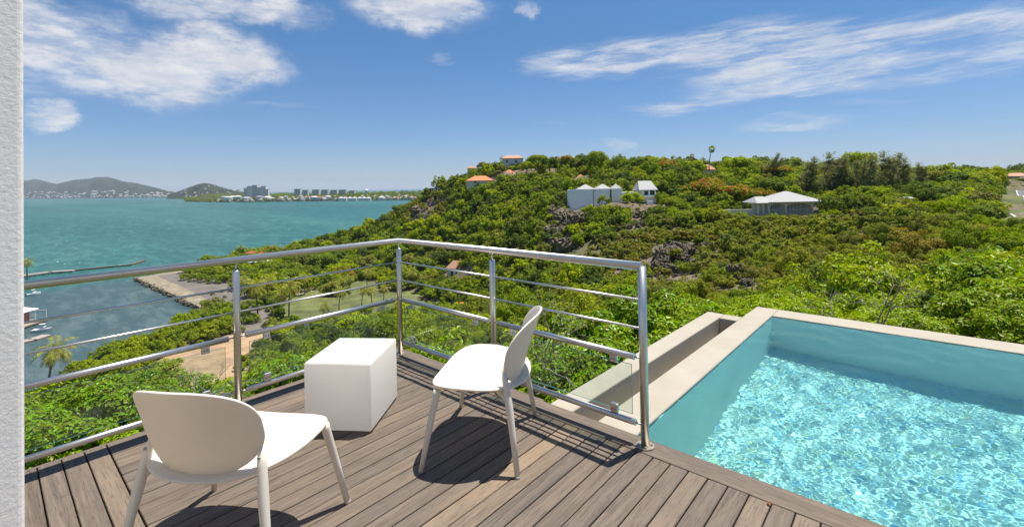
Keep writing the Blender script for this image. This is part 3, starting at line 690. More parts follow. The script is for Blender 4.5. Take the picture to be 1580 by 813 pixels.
for i in idx:
    lod = 0 if d[i] < 22 else (1 if d[i] < 70 else 2)
    S_ = SETS['D' if dry[i] else 'G'][lod]; me = S_[RNG.randrange(len(S_))]
    sz = (.7+.5*RNG.random())*(1.2 if r[i] > Q[i, 3]*.8 else 1.)
    if i in ind:
        lab, grp = region_label(i); place(me, 'shrub', P3[i]-np.array([0, 0, .1]), r[i], lab, 'shrub', grp, sz)
    else:
        k_ = RNG.random(); hitw = any(x0-12 < px[i] < x1+12 and d[i] < dk for x0, x1, yb, dk in KEEP)
        if not hitw and d[i] > 55 and not dry[i] and k_ < .07: sbuf.append((P3[i], r[i]*1.5, RNG.uniform(.9, 1.2), ALLP.index(TREEP[RNG.randrange(4)])))
        elif not hitw and d[i] < 120 and k_ > .965: sbuf.append((P3[i], RNG.uniform(1.2, 2.2), 1., ALLP.index(BARE[RNG.randrange(2)])))
        else: sbuf.append((P3[i]-np.array([0, 0, .1]), r[i], sz, ALLP.index(me)))
def gn_scatter(name, rows, protos, label):
    coll = bpy.data.collections.new(name+'_prototypes')
    for k, me in enumerate(protos):
        coll.objects.link(bpy.data.objects.new('%03d_%s' % (k, me.name), me))
    me = bpy.data.meshes.new(name); me.from_pydata([tuple(map(float, q[0])) for q in rows], [], [])
    n = len(rows)
    a = me.attributes.new('psc', 'FLOAT_VECTOR', 'POINT'); a.data.foreach_set('vector', np.array([(q[1], q[1], q[1]*q[2]) for q in rows], np.float32).ravel())
    a = me.attributes.new('prot', 'FLOAT', 'POINT'); a.data.foreach_set('value', np.array([RNG.random()*6.283 for q in rows], np.float32))
    a = me.attributes.new('pidx', 'INT', 'POINT'); a.data.foreach_set('value', np.array([q[3] for q in rows], np.int32))
    o = bpy.data.objects.new(name, me); COL.objects.link(o); tag(o, label, kind='stuff')
    ng = bpy.data.node_groups.new(name, 'GeometryNodeTree')
    ng.interface.new_socket('Geometry', in_out='INPUT', socket_type='NodeSocketGeometry'); ng.interface.new_socket('Geometry', in_out='OUTPUT', socket_type='NodeSocketGeometry')
    N = ng.nodes; gi = N.new('NodeGroupInput'); go = N.new('NodeGroupOutput'); ip = N.new('GeometryNodeInstanceOnPoints'); ci = N.new('GeometryNodeCollectionInfo')
    ci.inputs[0].default_value = coll; ci.inputs[1].default_value = True; ci.inputs[2].default_value = True
    def attr(nm, ty):
        q = N.new('GeometryNodeInputNamedAttribute'); q.data_type = ty; q.inputs[0].default_value = nm; return q.outputs[0]
    cx = N.new('ShaderNodeCombineXYZ'); ng.links.new(attr('prot', 'FLOAT'), cx.inputs[2])
    er = N.new('FunctionNodeEulerToRotation'); ng.links.new(cx.outputs[0], er.inputs[0])
    ng.links.new(gi.outputs[0], ip.inputs['Points']); ng.links.new(ci.outputs[0], ip.inputs['Instance']); ip.inputs['Pick Instance'].default_value = True
    ng.links.new(attr('pidx', 'INT'), ip.inputs['Instance Index']); ng.links.new(er.outputs[0], ip.inputs['Rotation']); ng.links.new(attr('psc', 'FLOAT_VECTOR'), ip.inputs['Scale'])
    ng.links.new(ip.outputs[0], go.inputs[0]); md = o.modifiers.new('scatter', 'NODES'); md.node_group = ng
    return o
print('scrub', len(idx), 'individual', len(ind))

# ------------------------------------------------------------------ plants placed one by one
def flat_at(px, py): return onz(px, py, FLATZ)
def ground_at(px, d):
    P = at(px, Y0, d); return np.array([P[0], P[1], max(float(TZ(P[0], P[1])), FLATZ if px < 760 else -99)])
# glossy hedge right outside the deck's left edge
k = 0
for y in np.arange(-5.2, .9, .62):
    for x0, zt in ((-.95, -1.15), (-1.75, -1.30), (-2.7, -1.55)):
        x = x0+RNG.uniform(-.22, .22); yy_ = y+RNG.uniform(-.25, .25); s = RNG.uniform(.62, .78)
        place(HEDGE[k % 3], 'hedge_bush', (x, yy_, zt-s*1.62+RNG.uniform(-.12, .12)), s, 'glossy broad-leaved hedge bush right below the deck edge', 'hedge', 'hedge bushes below the deck edge', 1.0); k += 1
for px_, pt, dd, s in ((60, 640, 8, 1.2), (120, 622, 9, 1.3), (185, 600, 9.5, 1.25), (235, 592, 10, 1.2), (280, 598, 9.5, .95), (50, 598, 12, 1.4), (110, 594, 12.5, 1.5), (175, 578, 14, 1.6), (225, 572, 14, 1.4),
                       (250, 620, 8, .9), (300, 640, 7.5, .8), (400, 585, 9, 1.05), (440, 568, 10, 1.2), (480, 560, 10, 1.1), (420, 560, 13, 1.3), (470, 545, 14, 1.5), (520, 548, 12, 1.2), (560, 545, 11, 1.1), (600, 540, 10.5, 1.1), (640, 548, 9, 1.0), (690, 565, 8, .9)):
    P = at(px_, pt, dd); place(HEDGE[RNG.randrange(3)] if dd < 11 else NEAR_G[RNG.randrange(3)], 'shrub', P-np.array([0, 0, s*1.5]), s, 'leafy bush on the bank between deck hedge and shore', 'shrub', 'bushes on the upper bank', 1.)
# tall leafy bushes beside the overflow channel
for px_, pt, dd, s in ((860, 520, 6.2, .9), (905, 500, 6.6, 1.0), (945, 482, 7.0, 1.05), (990, 462, 7.4, 1.1), (1035, 462, 8.2, 1.1), (1075, 470, 8.8, 1.0), (1110, 468, 9.5, 1.1), (880, 560, 5.4, .8), (925, 545, 5.8, .9), (840, 560, 6.2, .8), (800, 545, 7.4, .9),
                       (960, 520, 6.2, .9), (770, 555, 7.8, .9), (1010, 500, 7.0, .9), (735, 560, 7.6, .9)):
    P = at(px_, pt, dd); place(HEDGE[RNG.randrange(3)] if RNG.random() < .6 else NEAR_G[RNG.randrange(3)], 'shrub', P-np.array([0, 0, s*1.6]), s, 'tall yellow-green bush beside the overflow channel wall', 'shrub', 'tall bushes beside the overflow channel', 1.05)
for px_, pt, dd, s in ((1180, 462, 12, 1.0), (1230, 470, 11, .9), (1280, 468, 11, 1.0), (1330, 466, 11.5, 1.0), (1375, 462, 12, 1.0), (1410, 470, 10.5, .9), (1255, 458, 15, 1.2), (1320, 452, 15, 1.2), (1400, 448, 15, 1.2), (1150, 455, 15, 1.2), (1205, 450, 17, 1.3), (1360, 448, 17, 1.3)):
    P = at(px_, pt, dd); place(NEAR_G[RNG.randrange(3)], 'shrub', P-np.array([0, 0, s*1.5]), s, 'twiggy bush right behind the far pool wall', 'shrub', 'bushes behind the pool wall', 1.)
for px_, pt, dd, s in ((1500, 402, 14, 2.0), (1560, 396, 15, 2.2), (1590, 420, 12, 1.8), (1462, 432, 15, 1.5), (1540, 440, 11.5, 1.5), (1640, 410, 12, 2.0), (1590, 470, 9.5, 1.1)):
    P = at(px_, pt, dd); place(NEAR_G[RNG.randrange(3)], 'shrub', P-np.array([0, 0, s*1.45]), s, 'big dense round bush at the right behind the pool', 'shrub', 'big bushes at the right behind the pool', 1.)
for i, (px_, py_, dd, s, lab) in enumerate(((1345, 500, 9.5, 1.5, 'bare pale branches arching behind the middle of the pool wall'), (1270, 492, 10, .9, 'small bare twigs poking up behind the pool wall'),
                                           (830, 560, 5.6, 1.0, 'leafless stems behind the glass panel by the chair'), (315, 640, 6.5, .9, 'thin bare sapling in front of the sand yard'))):
    P = at(px_, py_, dd); place(BARE[i % 2], 'bare_shrub', P, s, lab, 'shrub', None)
# mangrove hedge along the marina basin
def fill(poly, n, meshes, s0, s1, name, label, cat, group, z=FLATZ):
    xs = [p[0] for p in poly]; ys = [p[1] for p in poly]; c = 0; tries = 0; got = []
    while c < n and tries < 6000:
        tries += 1; a, b = RNG.uniform(min(xs), max(xs)), RNG.uniform(min(ys), max(ys))
        if not in_poly(np.array([a]), np.array([b]), poly)[0]: continue
        P = onz(a, b, z); s = RNG.uniform(s0, s1)
        if any((P[0]-g[0])**2+(P[1]-g[1])**2 < (s*.9)**2 for g in got): continue
        got.append(P); place(meshes[RNG.randrange(len(meshes))], name, P-np.array([0, 0, .2]), s, label, cat, group, RNG.uniform(.9, 1.25)); c += 1
fill([(318, 481), (350, 474), (400, 474), (410, 490), (380, 508), (300, 526), (245, 556), (180, 585), (120, 590), (140, 562), (180, 543), (240, 523)], 40, MANG, 2.6, 3.6, 'mangrove_bush', 'dense dark green mangrove bush along the marina basin edge', 'shrub', 'mangrove hedge along the basin')
fill([(278, 422), (300, 413), (345, 405), (395, 397), (400, 415), (350, 438), (310, 430)], 10, MANG, 3.0, 4.2, 'mangrove_bush', 'olive green bush clump on the seaward side of the spit', 'shrub', 'bush clump on the spit')
fill([(350, 440), (372, 440), (432, 484), (425, 494), (400, 480), (360, 455)], 16, SILV, 1.6, 2.4, 'silver_bush', 'low silvery grey bush lining the tarmac track', 'shrub', 'silver bushes lining the track')
fill([(420, 400), (470, 392), (560, 402), (640, 418), (640, 428), (540, 425), (450, 440), (400, 452), (390, 430)], 46, MANG+FAR_G, 3.0, 4.8, 'garden_bush', 'rounded green bush in the thick planting behind the lawn', 'shrub', 'thick planting behind the lawn')

fill([(402, 500), (440, 500), (480, 512), (560, 500), (600, 512), (480, 545), (400, 560), (385, 540), (420, 522)], 34, FAR_G+MID_G, 1.8, 3.0, 'shrub', 'leafy green bush between sand yard and lawn', 'shrub', 'bushes between sand yard and lawn')
fill([(300, 452), (345, 446), (350, 470), (330, 462)], 7, SILV+FAR_D, .8, 1.3, 'silver_bush', 'small scrubby tuft growing on the rubble spit', 'shrub', 'tufts on the spit')
for px_, py_, r_ in ((286, 432, 3.0), (300, 434, 3.4), (314, 435, 3.2), (328, 437, 3.0), (342, 437, 3.2), (294, 426, 3.2), (310, 427, 3.6), (326, 428, 3.4), (340, 428, 3.2), (352, 434, 2.8), (329, 482, 2.8), (357, 430, 3.0)):
    place(MANG[RNG.randrange(3)], 'mangrove_bush', flat_at(px_, py_)-np.array([0, 0, .2]), r_, 'rounded bush standing on the tarmac side of the spit', 'shrub', 'bushes on the spit', 1.05)
def tree_px(pair, px_, py_top, dd, rad, label, group=None, name='tree', unit_h=1.4, sz=1.):
    P = at(px_, py_top, dd); return place_tree(pair, name, P-np.array([0, 0, rad*unit_h*sz]), rad, label, 'tree', group, sz)
for i, (px_, pt, dd, s) in enumerate(((830, 238, 245, 5.0), (848, 242, 240, 4.5), (905, 243, 235, 4.6), (921, 235, 228, 5.2), (945, 247, 228, 4.6), (965, 246, 230, 5.4), (890, 246, 240, 4.4), (812, 250, 250, 4.2), (1120, 258, 212, 4.6), (1148, 250, 205, 5.6), (1168, 258, 200, 4.8),
                                     (1215, 262, 190, 4.6), (1440, 262, 165, 5.2), (1475, 264, 155, 5.0), (1505, 266, 150, 5.0), (1420, 282, 130, 4.6), (1460, 285, 125, 4.8), (1495, 282, 120, 5.2), (1530, 286, 140, 4.4), (1385, 300, 118, 4.0), (1345, 296, 122, 3.8), (1320, 312, 112, 3.0),
                                     (1485, 305, 100, 3.6), (1440, 312, 98, 3.2), (1230, 275, 170, 4.6), (1105, 272, 185, 4.4), (1180, 276, 178, 4.4), (1045, 262, 200, 4.4), (1010, 258, 222, 4.4), (760, 262, 262, 4.0), (745, 250, 275, 3.6), (700, 272, 278, 3.6), (680, 284, 285, 3.2))):
    tree_px(TREE_G[i % 4], px_, pt, dd, s, 'leafy green tree standing along the hill crest' if dd > 150 else 'leafy green tree among the bushes below the crest at right', 'trees along the hill crest' if dd > 150 else 'trees below the crest at right')
tree_px(TREE_G[1], 1072, 247, 210, 5.6, 'dark round tree under the shorter fan palm on the crest', name='tree')
tree_px(TREE_G[2], 976, 296, 146, 3.6, 'dark tree between the white villa and its wing')
P = at(932, 317, 141); place(FAR_G[2], 'shrub', P, 2.3, 'clipped dark bush against the white villa wall', 'shrub', None)
for i, (px_, pt, dd, s, lab) in enumerate(((1085, 279, 152, 7.2, 'wide flame tree with orange blossom right of the white villa'), (1132, 287, 146, 6.4, 'flame tree with orange blossom left of the pavilion house'), (1025, 249, 215, 6.5, 'rusty flame tree on the skyline above the villa'),
                                           (870, 241, 240, 5.5, 'reddish flame tree on the skyline left of the villa'), (1180, 293, 150, 5.0, 'low flame tree touching the pavilion roof'), (1205, 258, 190, 5.0, 'rusty tree right of the leaning tree on the crest'), (527, 414, 222, 7.0, 'orange flame tree beside the garden lawn'), (1385, 352, 66, 1.5, 'small orange bush on the dry slope'), (1415, 360, 62, 1.3, 'rust red bush on the dry slope at right'))):
    tree_px(TREE_F[i % 2], px_, pt, dd, s, lab, unit_h=1.1)
for i, (px_, pt, dd, s, lab) in enumerate(((520, 430, 192, 6.0, 'big spreading green tree in the middle of the lawn'), (395, 408, 285, 6.0, 'rounded green tree behind the silver bushes'), (450, 404, 280, 6.0, 'leafy green tree left of the flame tree'), (590, 410, 232, 6.5, 'leafy green tree right of the flame tree'), (400, 381, 330, 4.6, 'dark feathery tree over the red roofed beach bar'), (625, 402, 225, 6., 'leafy tree at the corner post foot of the hill'))):
    tree_px(TREE_G[i % 4], px_, pt, dd, s, lab)
for i, (px_, pt, pb, dd) in enumerate(((1252, 246, 312, 150), (1268, 237, 310, 152), (1283, 244, 312, 148), (1300, 250, 312, 150), (1316, 248, 308, 146), (1330, 252, 306, 146), (1342, 242, 306, 140), (1358, 235, 305, 140), (1376, 238, 302, 142), (1395, 247, 300, 142), (1412, 252, 298, 142), (1238, 256, 310, 150))):
    a, b = at(px_, pt, dd), at(px_, pb, dd); place_tree(CAS[i % 3], 'casuarina', b, a[2]-b[2], 'feathery grey-green casuarina in the row on the right skyline', 'tree', 'casuarina row on the skyline', rz=YAW+RNG.uniform(-.4, .4))
for px_, pt, pb, dd in ((1193, 240, 268, 190), (1200, 246, 268, 192)):
    a, b = at(px_, pt, dd), at(px_, pb, dd); place_tree(CAS[2], 'casuarina', b, (a[2]-b[2])*1.1, 'wind-leaning feathery tree right of the fan palms', 'tree', 'wind-leaning trees', rz=YAW)
for px_, pt, pb, dd, lab in ((1094, 228, 262, 205, 'tall slim fan palm alone on the skyline'), (1071, 239, 262, 208, 'shorter fan palm over the dark round tree')):
    a, b = at(px_, pt, dd), at(px_, pb, dd); place_tree(FANPALM, 'palm_tree', b, (a[2]-b[2])*.92, lab, 'palm tree')
# coconut palms: crown px, crown py, base py
plist = ((398, 440, 492), (378, 432, 462), (446, 440, 492), (430, 452, 488), (523, 450, 482), (558, 446, 474), (574, 447, 476), (592, 444, 470), (566, 420, 446), (540, 428, 452), (620, 414, 440), (636, 420, 446), (470, 428, 455), (408, 432, 470), (652, 428, 450), (500, 470, 500))
for i, (px_, pc, pb) in enumerate(plist):
    b = flat_at(px_, pb); dd = float((b-CAM)@FW); a = at(px_, pc, dd); place_tree(PALM[i % 4], 'palm_tree', b, (a[2]-b[2])*1.0, 'coconut palm with yellowing fronds on the garden lawn', 'palm tree', 'coconut palms on the lawn')
for i, (px_, pc, pb) in enumerate(((374, 381, 397), (420, 380, 395), (437, 383, 394), (489, 366, 378), (408, 384, 396))):
    b = flat_at(px_, pb); dd = float((b-CAM)@FW); a = at(px_, pc, dd); place_tree(PALM[i % 4], 'palm_tree', b, (a[2]-b[2]), 'small seaside palm on the shore above the handrail', 'palm tree', 'seaside palms on the shore')
P = at(74, 612, 96); place_tree(PALM[1], 'palm_tree', P, 9.5, 'coconut palm by the marina at the left wall', 'palm tree')
P = at(42, 432, 215); place_tree(PALM[2], 'palm_tree', P, 8.5, 'palm at the pier root half hidden by the wall', 'palm tree')
gn_scatter('hillside_scrub', sbuf, ALLP, 'dense green scrub covering the hill and valley')

# ------------------------------------------------------------------ rocks
def rock_mesh(seed, sub=4):
    bm = bmesh.new(); bmesh.ops.create_icosphere(bm, subdivisions=sub, radius=1); o = Vector((seed*7.3, seed*3.1, seed*1.7))
    rr = random.Random(seed); cuts = [(Vector((rr.gauss(0, 1), rr.gauss(0, 1), rr.gauss(0, .8))).normalized(), rr.uniform(.55, .85)) for _ in range(13)]
    for v in bm.verts:
        p = v.co.copy()
        for nrm, lim in cuts:
            e = p.dot(nrm)-lim
            if e > 0: p -= nrm*e*.92
        q = p.normalized(); f = mnoise.fractal(p*2.2+o, .8, 2.1, 6)*.26-abs(mnoise.noise(p*3.2+o))*.34+abs(mnoise.noise(p*9+o))*.08
        v.co = p+q*f
    me = bpy.data.meshes.new('rock'); bm.to_mesh(me); bm.free(); me.materials.append(ROCK); return me
ROCKS = [rock_mesh(s) for s in range(1, 7)]
def outcrop(px_, py_, dd, wpx, hpx, n, label):
    c = at(px_, py_, dd); e = empty('rock_outcrop', tuple(c)); s = dd/F
    for i in range(n):
        u_, v_ = RNG.uniform(-.5, .5)*wpx, RNG.uniform(-.5, .5)*hpx; p = at(px_+u_, py_+v_, dd)
        # lay each rock on the ground seen along that line of sight
        best = None
        for q in np.linspace(dd*.75, dd*1.25, 40):
            w = at(px_+u_, py_+v_, q)
            if float(TZ(w[0], w[1])) > w[2]: best = w; break
        p = p if best is None else best+np.array([0, 0, .4])
        o = bpy.data.objects.new('rock', ROCKS[RNG.randrange(6)]); COL.objects.link(o); o.parent = e
        o.location = tuple(p-c); k_ = s*RNG.uniform(.12, .26)*(wpx+hpx)/2*1.35; o.scale = (k_*RNG.uniform(.9, 1.5), k_*RNG.uniform(.8, 1.2), k_*RNG.uniform(.7, 1.1)); o.rotation_euler = (RNG.uniform(-.5, .5), RNG.uniform(-.5, .5), RNG.uniform(0, 6.28))
    tag(e, label, 'rock'); return e
outcrop(870, 354, 130, 44, 62, 22, 'big brown rock crag below the white villa corner')
outcrop(1037, 404, 80, 62, 40, 22, 'dark jagged rock outcrop above the railing end post')
outcrop(1142, 428, 58, 34, 34, 9, 'brown stony outcrop on the slope behind the pool corner')
outcrop(984, 342, 122, 26, 26, 7, 'grey rock face between bushes under the villa wing')
outcrop(666, 312, 283, 22, 20, 6, 'rocky patch high on the seaward hill flank')
outcrop(648, 335, 272, 30, 30, 8, 'grey rocky streak lower on the seaward hill flank')
outcrop(1100, 388, 84, 34, 18, 7, 'low line of reddish rocks in the dry slope')
outcrop(800, 335, 190, 20, 14, 4, 'small pale rock among the hillside bushes')
outcrop(1395, 352, 76, 16, 8, 3, 'pale bare stones beside the small orange bush')
outcrop(1240, 440, 47, 40, 22, 6, 'scattered brown stones on the slope right of the outcrop')
outcrop(640, 362, 262, 22, 20, 5, 'rocky ledge just above the railing corner')
rows = []
for i in np.where(dry & (d < 110))[0][::3]:
    rows.append((np.array([Q[i, 0]+RNG.uniform(-1, 1), Q[i, 1]+RNG.uniform(-1, 1), z[i]-.05]), RNG.uniform(.2, .75), RNG.uniform(.5, .9), RNG.randrange(6)))
gn_scatter('loose_stones', rows, ROCKS, 'loose brown stones strewn over the dry slope')
# boulders edging the spit
rows = []
for (a0, b0), (a1, b1) in (((209, 428), (245, 444)), ((245, 444), (283, 461)), ((283, 461), (317, 478)), ((209, 428), (238, 424)), ((238, 424), (290, 412)), ((290, 412), (380, 394)), ((380, 394), (470, 381))):
    A_, B_ = flat_at(a0, b0), flat_at(a1, b1); n_ = int(np.linalg.norm(A_-B_)/.5)
    for i in range(n_):
        p = A_+(B_-A_)*RNG.random(); rows.append((p+np.array([RNG.uniform(-1.1, 1.1), RNG.uniform(-1.1, 1.1), RNG.uniform(-1.4, .05)]), RNG.uniform(.35, .8), .8, RNG.randrange(6)))
SPITROCK = []
for me in ROCKS[:6]:
    c_ = me.copy(); c_.materials.clear(); c_.materials.append(RUBBLE); SPITROCK.append(c_)
gn_scatter('shore_boulders', rows, SPITROCK, 'pale boulders piled along the edge of the spit')

# ------------------------------------------------------------------ houses on the hill
def hip_roof(bm, x0, x1, y0, y1, z, h, ridge=0., th=.18):
    """hip roof; ridge = length of the ridge along x (0 = pyramid)"""
    cx, cy = (x0+x1)/2, (y0+y1)/2
    b = [bm.verts.new(p) for p in ((x0, y0, z), (x1, y0, z), (x1, y1, z), (x0, y1, z))]; l = [bm.verts.new((v.co.x, v.co.y, z-th)) for v in b]
    bm.faces.new(l[::-1])
    for i in range(4): bm.faces.new((l[i], l[(i+1) % 4], b[(i+1) % 4], b[i]))
    if ridge <= 0:
        a = bm.verts.new((cx, cy, z+h))
        for i in range(4): bm.faces.new((b[i], b[(i+1) % 4], a))
    else:
        p, q = bm.verts.new((cx-ridge/2, cy, z+h)), bm.verts.new((cx+ridge/2, cy, z+h))
        bm.faces.new((b[0], b[1], q, p)); bm.faces.new((b[1], b[2], q)); bm.faces.new((b[2], b[3], p, q)); bm.faces.new((b[3], b[0], p))
def windows(e, lst, y, frame=WALLW):
    for x0, x1, z0, z1 in lst:
        w = box('window', x0-.08, x1+.08, y-.05, y+.1, z0-.08, z1+.08, frame, e); box('pane', x0, x1, y-.07, y-.052, z0, z1, GLASSD, w)
def simple_house(name, px_, pbase, dd, wpx, wallpx, roofpx, ridge, wall, roof, label, rz=0., dp=None, wins=(), over=.5, cat='house'):
    s = dd/F; e = empty(name, tuple(at(px_, pbase, dd)), YAW+rz); w = wpx*s; dp = dp or w*.7; h = wallpx*s
    box('wall', -w/2+over, w/2-over, -dp/2+over, dp/2-over, -4, h, wall, e)
    bm = bmesh.new(); hip_roof(bm, -w/2, w/2, -dp/2, dp/2, h+.02, roofpx*s, ridge*w); bm_obj('roof', bm, roof, e)
    windows(e, [(a*w, b*w, c*h, d_*h) for a, b, c, d_ in wins], -dp/2+over)
    return tag(e, label, cat)
simple_house('hilltop_house', 791, 256, 276, 34, 11, 5, .55, plain('grey_white_wall', (.52, .52, .55), .85), ROOFT, 'large house with tiled hip roof on the hilltop', wins=((-.3, -.2, .4, .75), (.1, .2, .4, .75)))
simple_house('orange_roof_house', 741, 284, 258, 43, 5, 7.5, .4, WALLC, ROOFO, 'long house with bright orange hip roof on the flank', wins=((-.2, -.1, .3, .8),))
simple_house('orange_roof_house', 728, 262, 292, 15, 2, 4, .2, WALLC, ROOFT, 'small orange roof peeping over bushes left of hilltop house')
simple_house('orange_roof_house', 786, 272, 262, 19, 4, 6, .2, WALLC, ROOFO, 'small pointed orange roof under the hilltop house')
simple_house('orange_roof_house', 814, 271, 262, 13, 4, 5.5, .2, WALLC, ROOFO, 'narrow orange roof in the trees, middle of three')
simple_house('orange_roof_house', 851, 272, 258, 13, 5, 6, .0, WALLC, ROOFO, 'orange pyramid roof in the trees right of hilltop house')
simple_house('orange_roof_house', 896, 281, 220, 19, 5, 7, .0, WALLC, ROOFO, 'little hut with orange pyramid roof above white villa')
simple_house('tan_roof_house', 1092, 268, 225, 22, 6, 8, .3, WALLC, ROOFT, 'tan gable roof behind the tall fan palm', rz=.5)
simple_house('tan_roof_house', 1132, 266, 230, 14, 4, 5, .3, WALLC, ROOFT, 'small tan roof hidden in crest trees')
simple_house('garden_cottage', 706, 428, 206, 30, 15, 11, .5, WALLC, ROOFT, 'cottage with tan tiled roof at the hill foot', rz=-.5, wins=((-.2, -.05, .2, .8), (.1, .2, .3, .7)))
simple_house('far_right_house', 1568, 278, 330, 38, 6, 5, .4, plain('brown_grey_wall', (.40, .36, .33), .9), ROOFT, 'broad house with tan roof far at the right edge', wins=((-.3, -.2, .2, .8), (-.1, 0, .2, .8)))  # walls in a plain brown-grey
simple_house('far_right_house', 1576, 296, 250, 26, 6, 6, .4, WALLC, ROOFT, 'cream house with orange-tan roof beside the road', rz=.3)
simple_house('grey_shed', 1400, 318, 108, 16, 12, 2, .6, plain('grey_shed_wall', (.22, .24, .22), .8), ROOFW, 'small grey-green shed in the bushes at right').children[1].data.materials[0] = GLASSD
# white villa: three pyramid-roofed blocks and a wing
s = 150/F; e = empty('white_villa', tuple(at(944, 318, 150)), YAW); X = lambda p: (p-944)*s; Zp = lambda p: (318-p)*s
for x0, x1, y0_, zb, rx0, rx1 in ((877, 911.5, -4.5, 320, 889, 917), (915.5, 940, -1.2, 316, 919, 945), (945.5, 962, 1.2, 314, 946, 963)):
    box('wall', X(x0), X(x1), y0_, y0_+7, -5, Zp(292), WALLW, e)
    box('parapet', X(x0)-.06, X(x1)+.06, y0_-.06, y0_+.3, Zp(292)+.01, Zp(292)+.22, WALLW, e)
    bm = bmesh.new(); hip_roof(bm, X(rx0), X(rx1), y0_+.8, y0_+.8+(rx1-rx0)*s, Zp(291.5), Zp(283.5)-Zp(291.5)); bm_obj('roof', bm, ROOFW, e)
box('wall', X(962.5), X(990), 1.2, 6, -4, Zp(297), WALLW, e)
box('wing_wall', X(990), X(1011), -1, 6, -4, Zp(294), WALLW, e)
bm = bmesh.new(); hip_roof(bm, X(984), X(1013), -1.8, 7, Zp(294), Zp(280)-Zp(294), 4.2); bm_obj('wing_roof', bm, ROOFW, e)
windows(e, [(X(1002), X(1009), Zp(302), Zp(295.5)), (X(993), X(999), Zp(302), Zp(296))], -1.)
box('balcony', X(988), X(1014), -2.3, -1.06, Zp(305), Zp(302.6), WALLW, e); box('stair', X(994), X(1003), -3.6, -2.4, -3, Zp(311), WALLW, e)
tag(e, 'white modern villa with three pyramid roofs and a wing', 'house')
# pavilion house with arched loggia
s = 128/F; e = empty('pavilion_house', tuple(at(1213, 328, 128)), YAW); X = lambda p: (p-1213)*s; Zp = lambda p: (328-p)*s
box('inner_wall', X(1180), X(1256), .2, 7, -4, Zp(312.6), WALLC, e); box('floor_slab', X(1164), X(1262), -1.9, 7, -4, -.02, KERBM, e)
bm = bmesh.new(); hip_roof(bm, X(1180), X(1264), -2.6, 8.2, Zp(311), Zp(295.5)-Zp(311), 1.0); bm_obj('roof', bm, ROOFW, e)
bm = bmesh.new(); hip_roof(bm, X(1162), X(1192), -2.2, 6.2, Zp(312), Zp(303)-Zp(312), 2.4); bm_obj('side_roof', bm, ROOFW, e)
cols = [1165, 1173, 1181, 1207, 1248, 1260]
for c in cols: box('column', X(c)-.2, X(c)+.2, -1.8, -1.4, -.02, Zp(312.4), WALLC, e)
for a, b in zip(cols[:-1], cols[1:]):
    x0, x1 = X(a)+.2, X(b)-.2; zt, zs = Zp(312.4), Zp(317.5); n = 14
    bm = bmesh.new(); up_ = []; lo_ = []
    for y_ in (-1.72, -1.48):
        up_.append([bm.verts.new((x0+(x1-x0)*i/n, y_, zt)) for i in range(n+1)]); lo_.append([bm.verts.new((x0+(x1-x0)*i/n, y_, zs+(zt-.25-zs)*(1-abs(2*i/n-1)**2.6))) for i in range(n+1)])
    for i in range(n):
        bm.faces.new((lo_[0][i], lo_[0][i+1], up_[0][i+1], up_[0][i])); bm.faces.new((up_[1][i], up_[1][i+1], lo_[1][i+1], lo_[1][i])); bm.faces.new((lo_[1][i], lo_[1][i+1], lo_[0][i+1], lo_[0][i]))
    bm_obj('arch', bm, WALLC, e)
for a_, b_ in ((1184, 1204), (1211, 1244)):
    w_ = box('shutter', X(a_), X(b_), .1, .19, .1, Zp(315.5), plain('pale_shutter', (.50, .50, .48), .7), e)
    for q in np.linspace(X(a_), X(b_), 7)[1:-1]: box('shutter_gap', q-.04, q+.04, .07, .098, .1, Zp(315.5), GLASSD, w_)
for q in np.linspace(X(1183), X(1258), 26): box('baluster', q-.04, q+.04, -1.64, -1.56, 0, .9, WALLC, e)
box('handrail', X(1182), X(1259), -1.66, -1.54, .9, 1.0, WALLC, e)
tag(e, 'cream pavilion house with white hip roof and arched loggia', 'house')
e = empty('terrace_wall', tuple(at(1140, 327, 128)), YAW)
box('wall', -4.6, 4.2, -.2, .2, -3, .55, WALLC, e); box('cap', -4.7, 4.3, -.3, .3, .56, .66, WALLC, e); box('stair_rail', 4.25, 5.6, -.3, .3, -1.6, .2, WALLC, e)
tag(e, 'cream terrace wall left of the pavilion house', 'wall')
# road on the right
cl = [at(1800, 352, 62), at(1695, 336, 78), at(1636, 326, 96), at(1606, 315, 122), at(1590, 306, 155), at(1580, 299, 190)]
bm = bmesh.new(); prev = None; edge = []
cl = [np.array(p) for p in cl]; dense = []
for i in range(len(cl)-1):
    for k in range(6): dense.append(cl[i]+(cl[i+1]-cl[i])*k/6)
dense.append(cl[-1])
for i, p in enumerate(dense):
    t_ = dense[min(i+1, len(dense)-1)]-dense[max(i-1, 0)]; nrm = unit(np.array([-t_[1], t_[0], 0])); zc = max(float(TZ(*(p+nrm*k)[:2])) for k in (-3.4, 0, 3.4))+.12
    pr = [bm.verts.new((*(p+nrm*k)[:2], zc)) for k in (3.3, -3.3)]; edge.append((p, nrm, zc))
    if prev: bm.faces.new((prev[0], prev[1], pr[1], pr[0]))
    prev = pr
tag(bm_obj('road', bm, ROADM), 'grey tarmac road curving away at the right edge', kind='structure')
for k0 in (2.95, -2.95):
    bm = bmesh.new(); prev = None
    for p, nrm, zc in edge:
        pr = [bm.verts.new((*(p+nrm*(k0+q))[:2], zc+.02)) for q in (.09, -.09)]
        if prev: bm.faces.new((prev[0], prev[1], pr[1], pr[0]))
        prev = pr
    tag(bm_obj('road_marking', bm, PAINT), 'white edge line painted on the road', kind='structure')
bm = bmesh.new(); prev = None
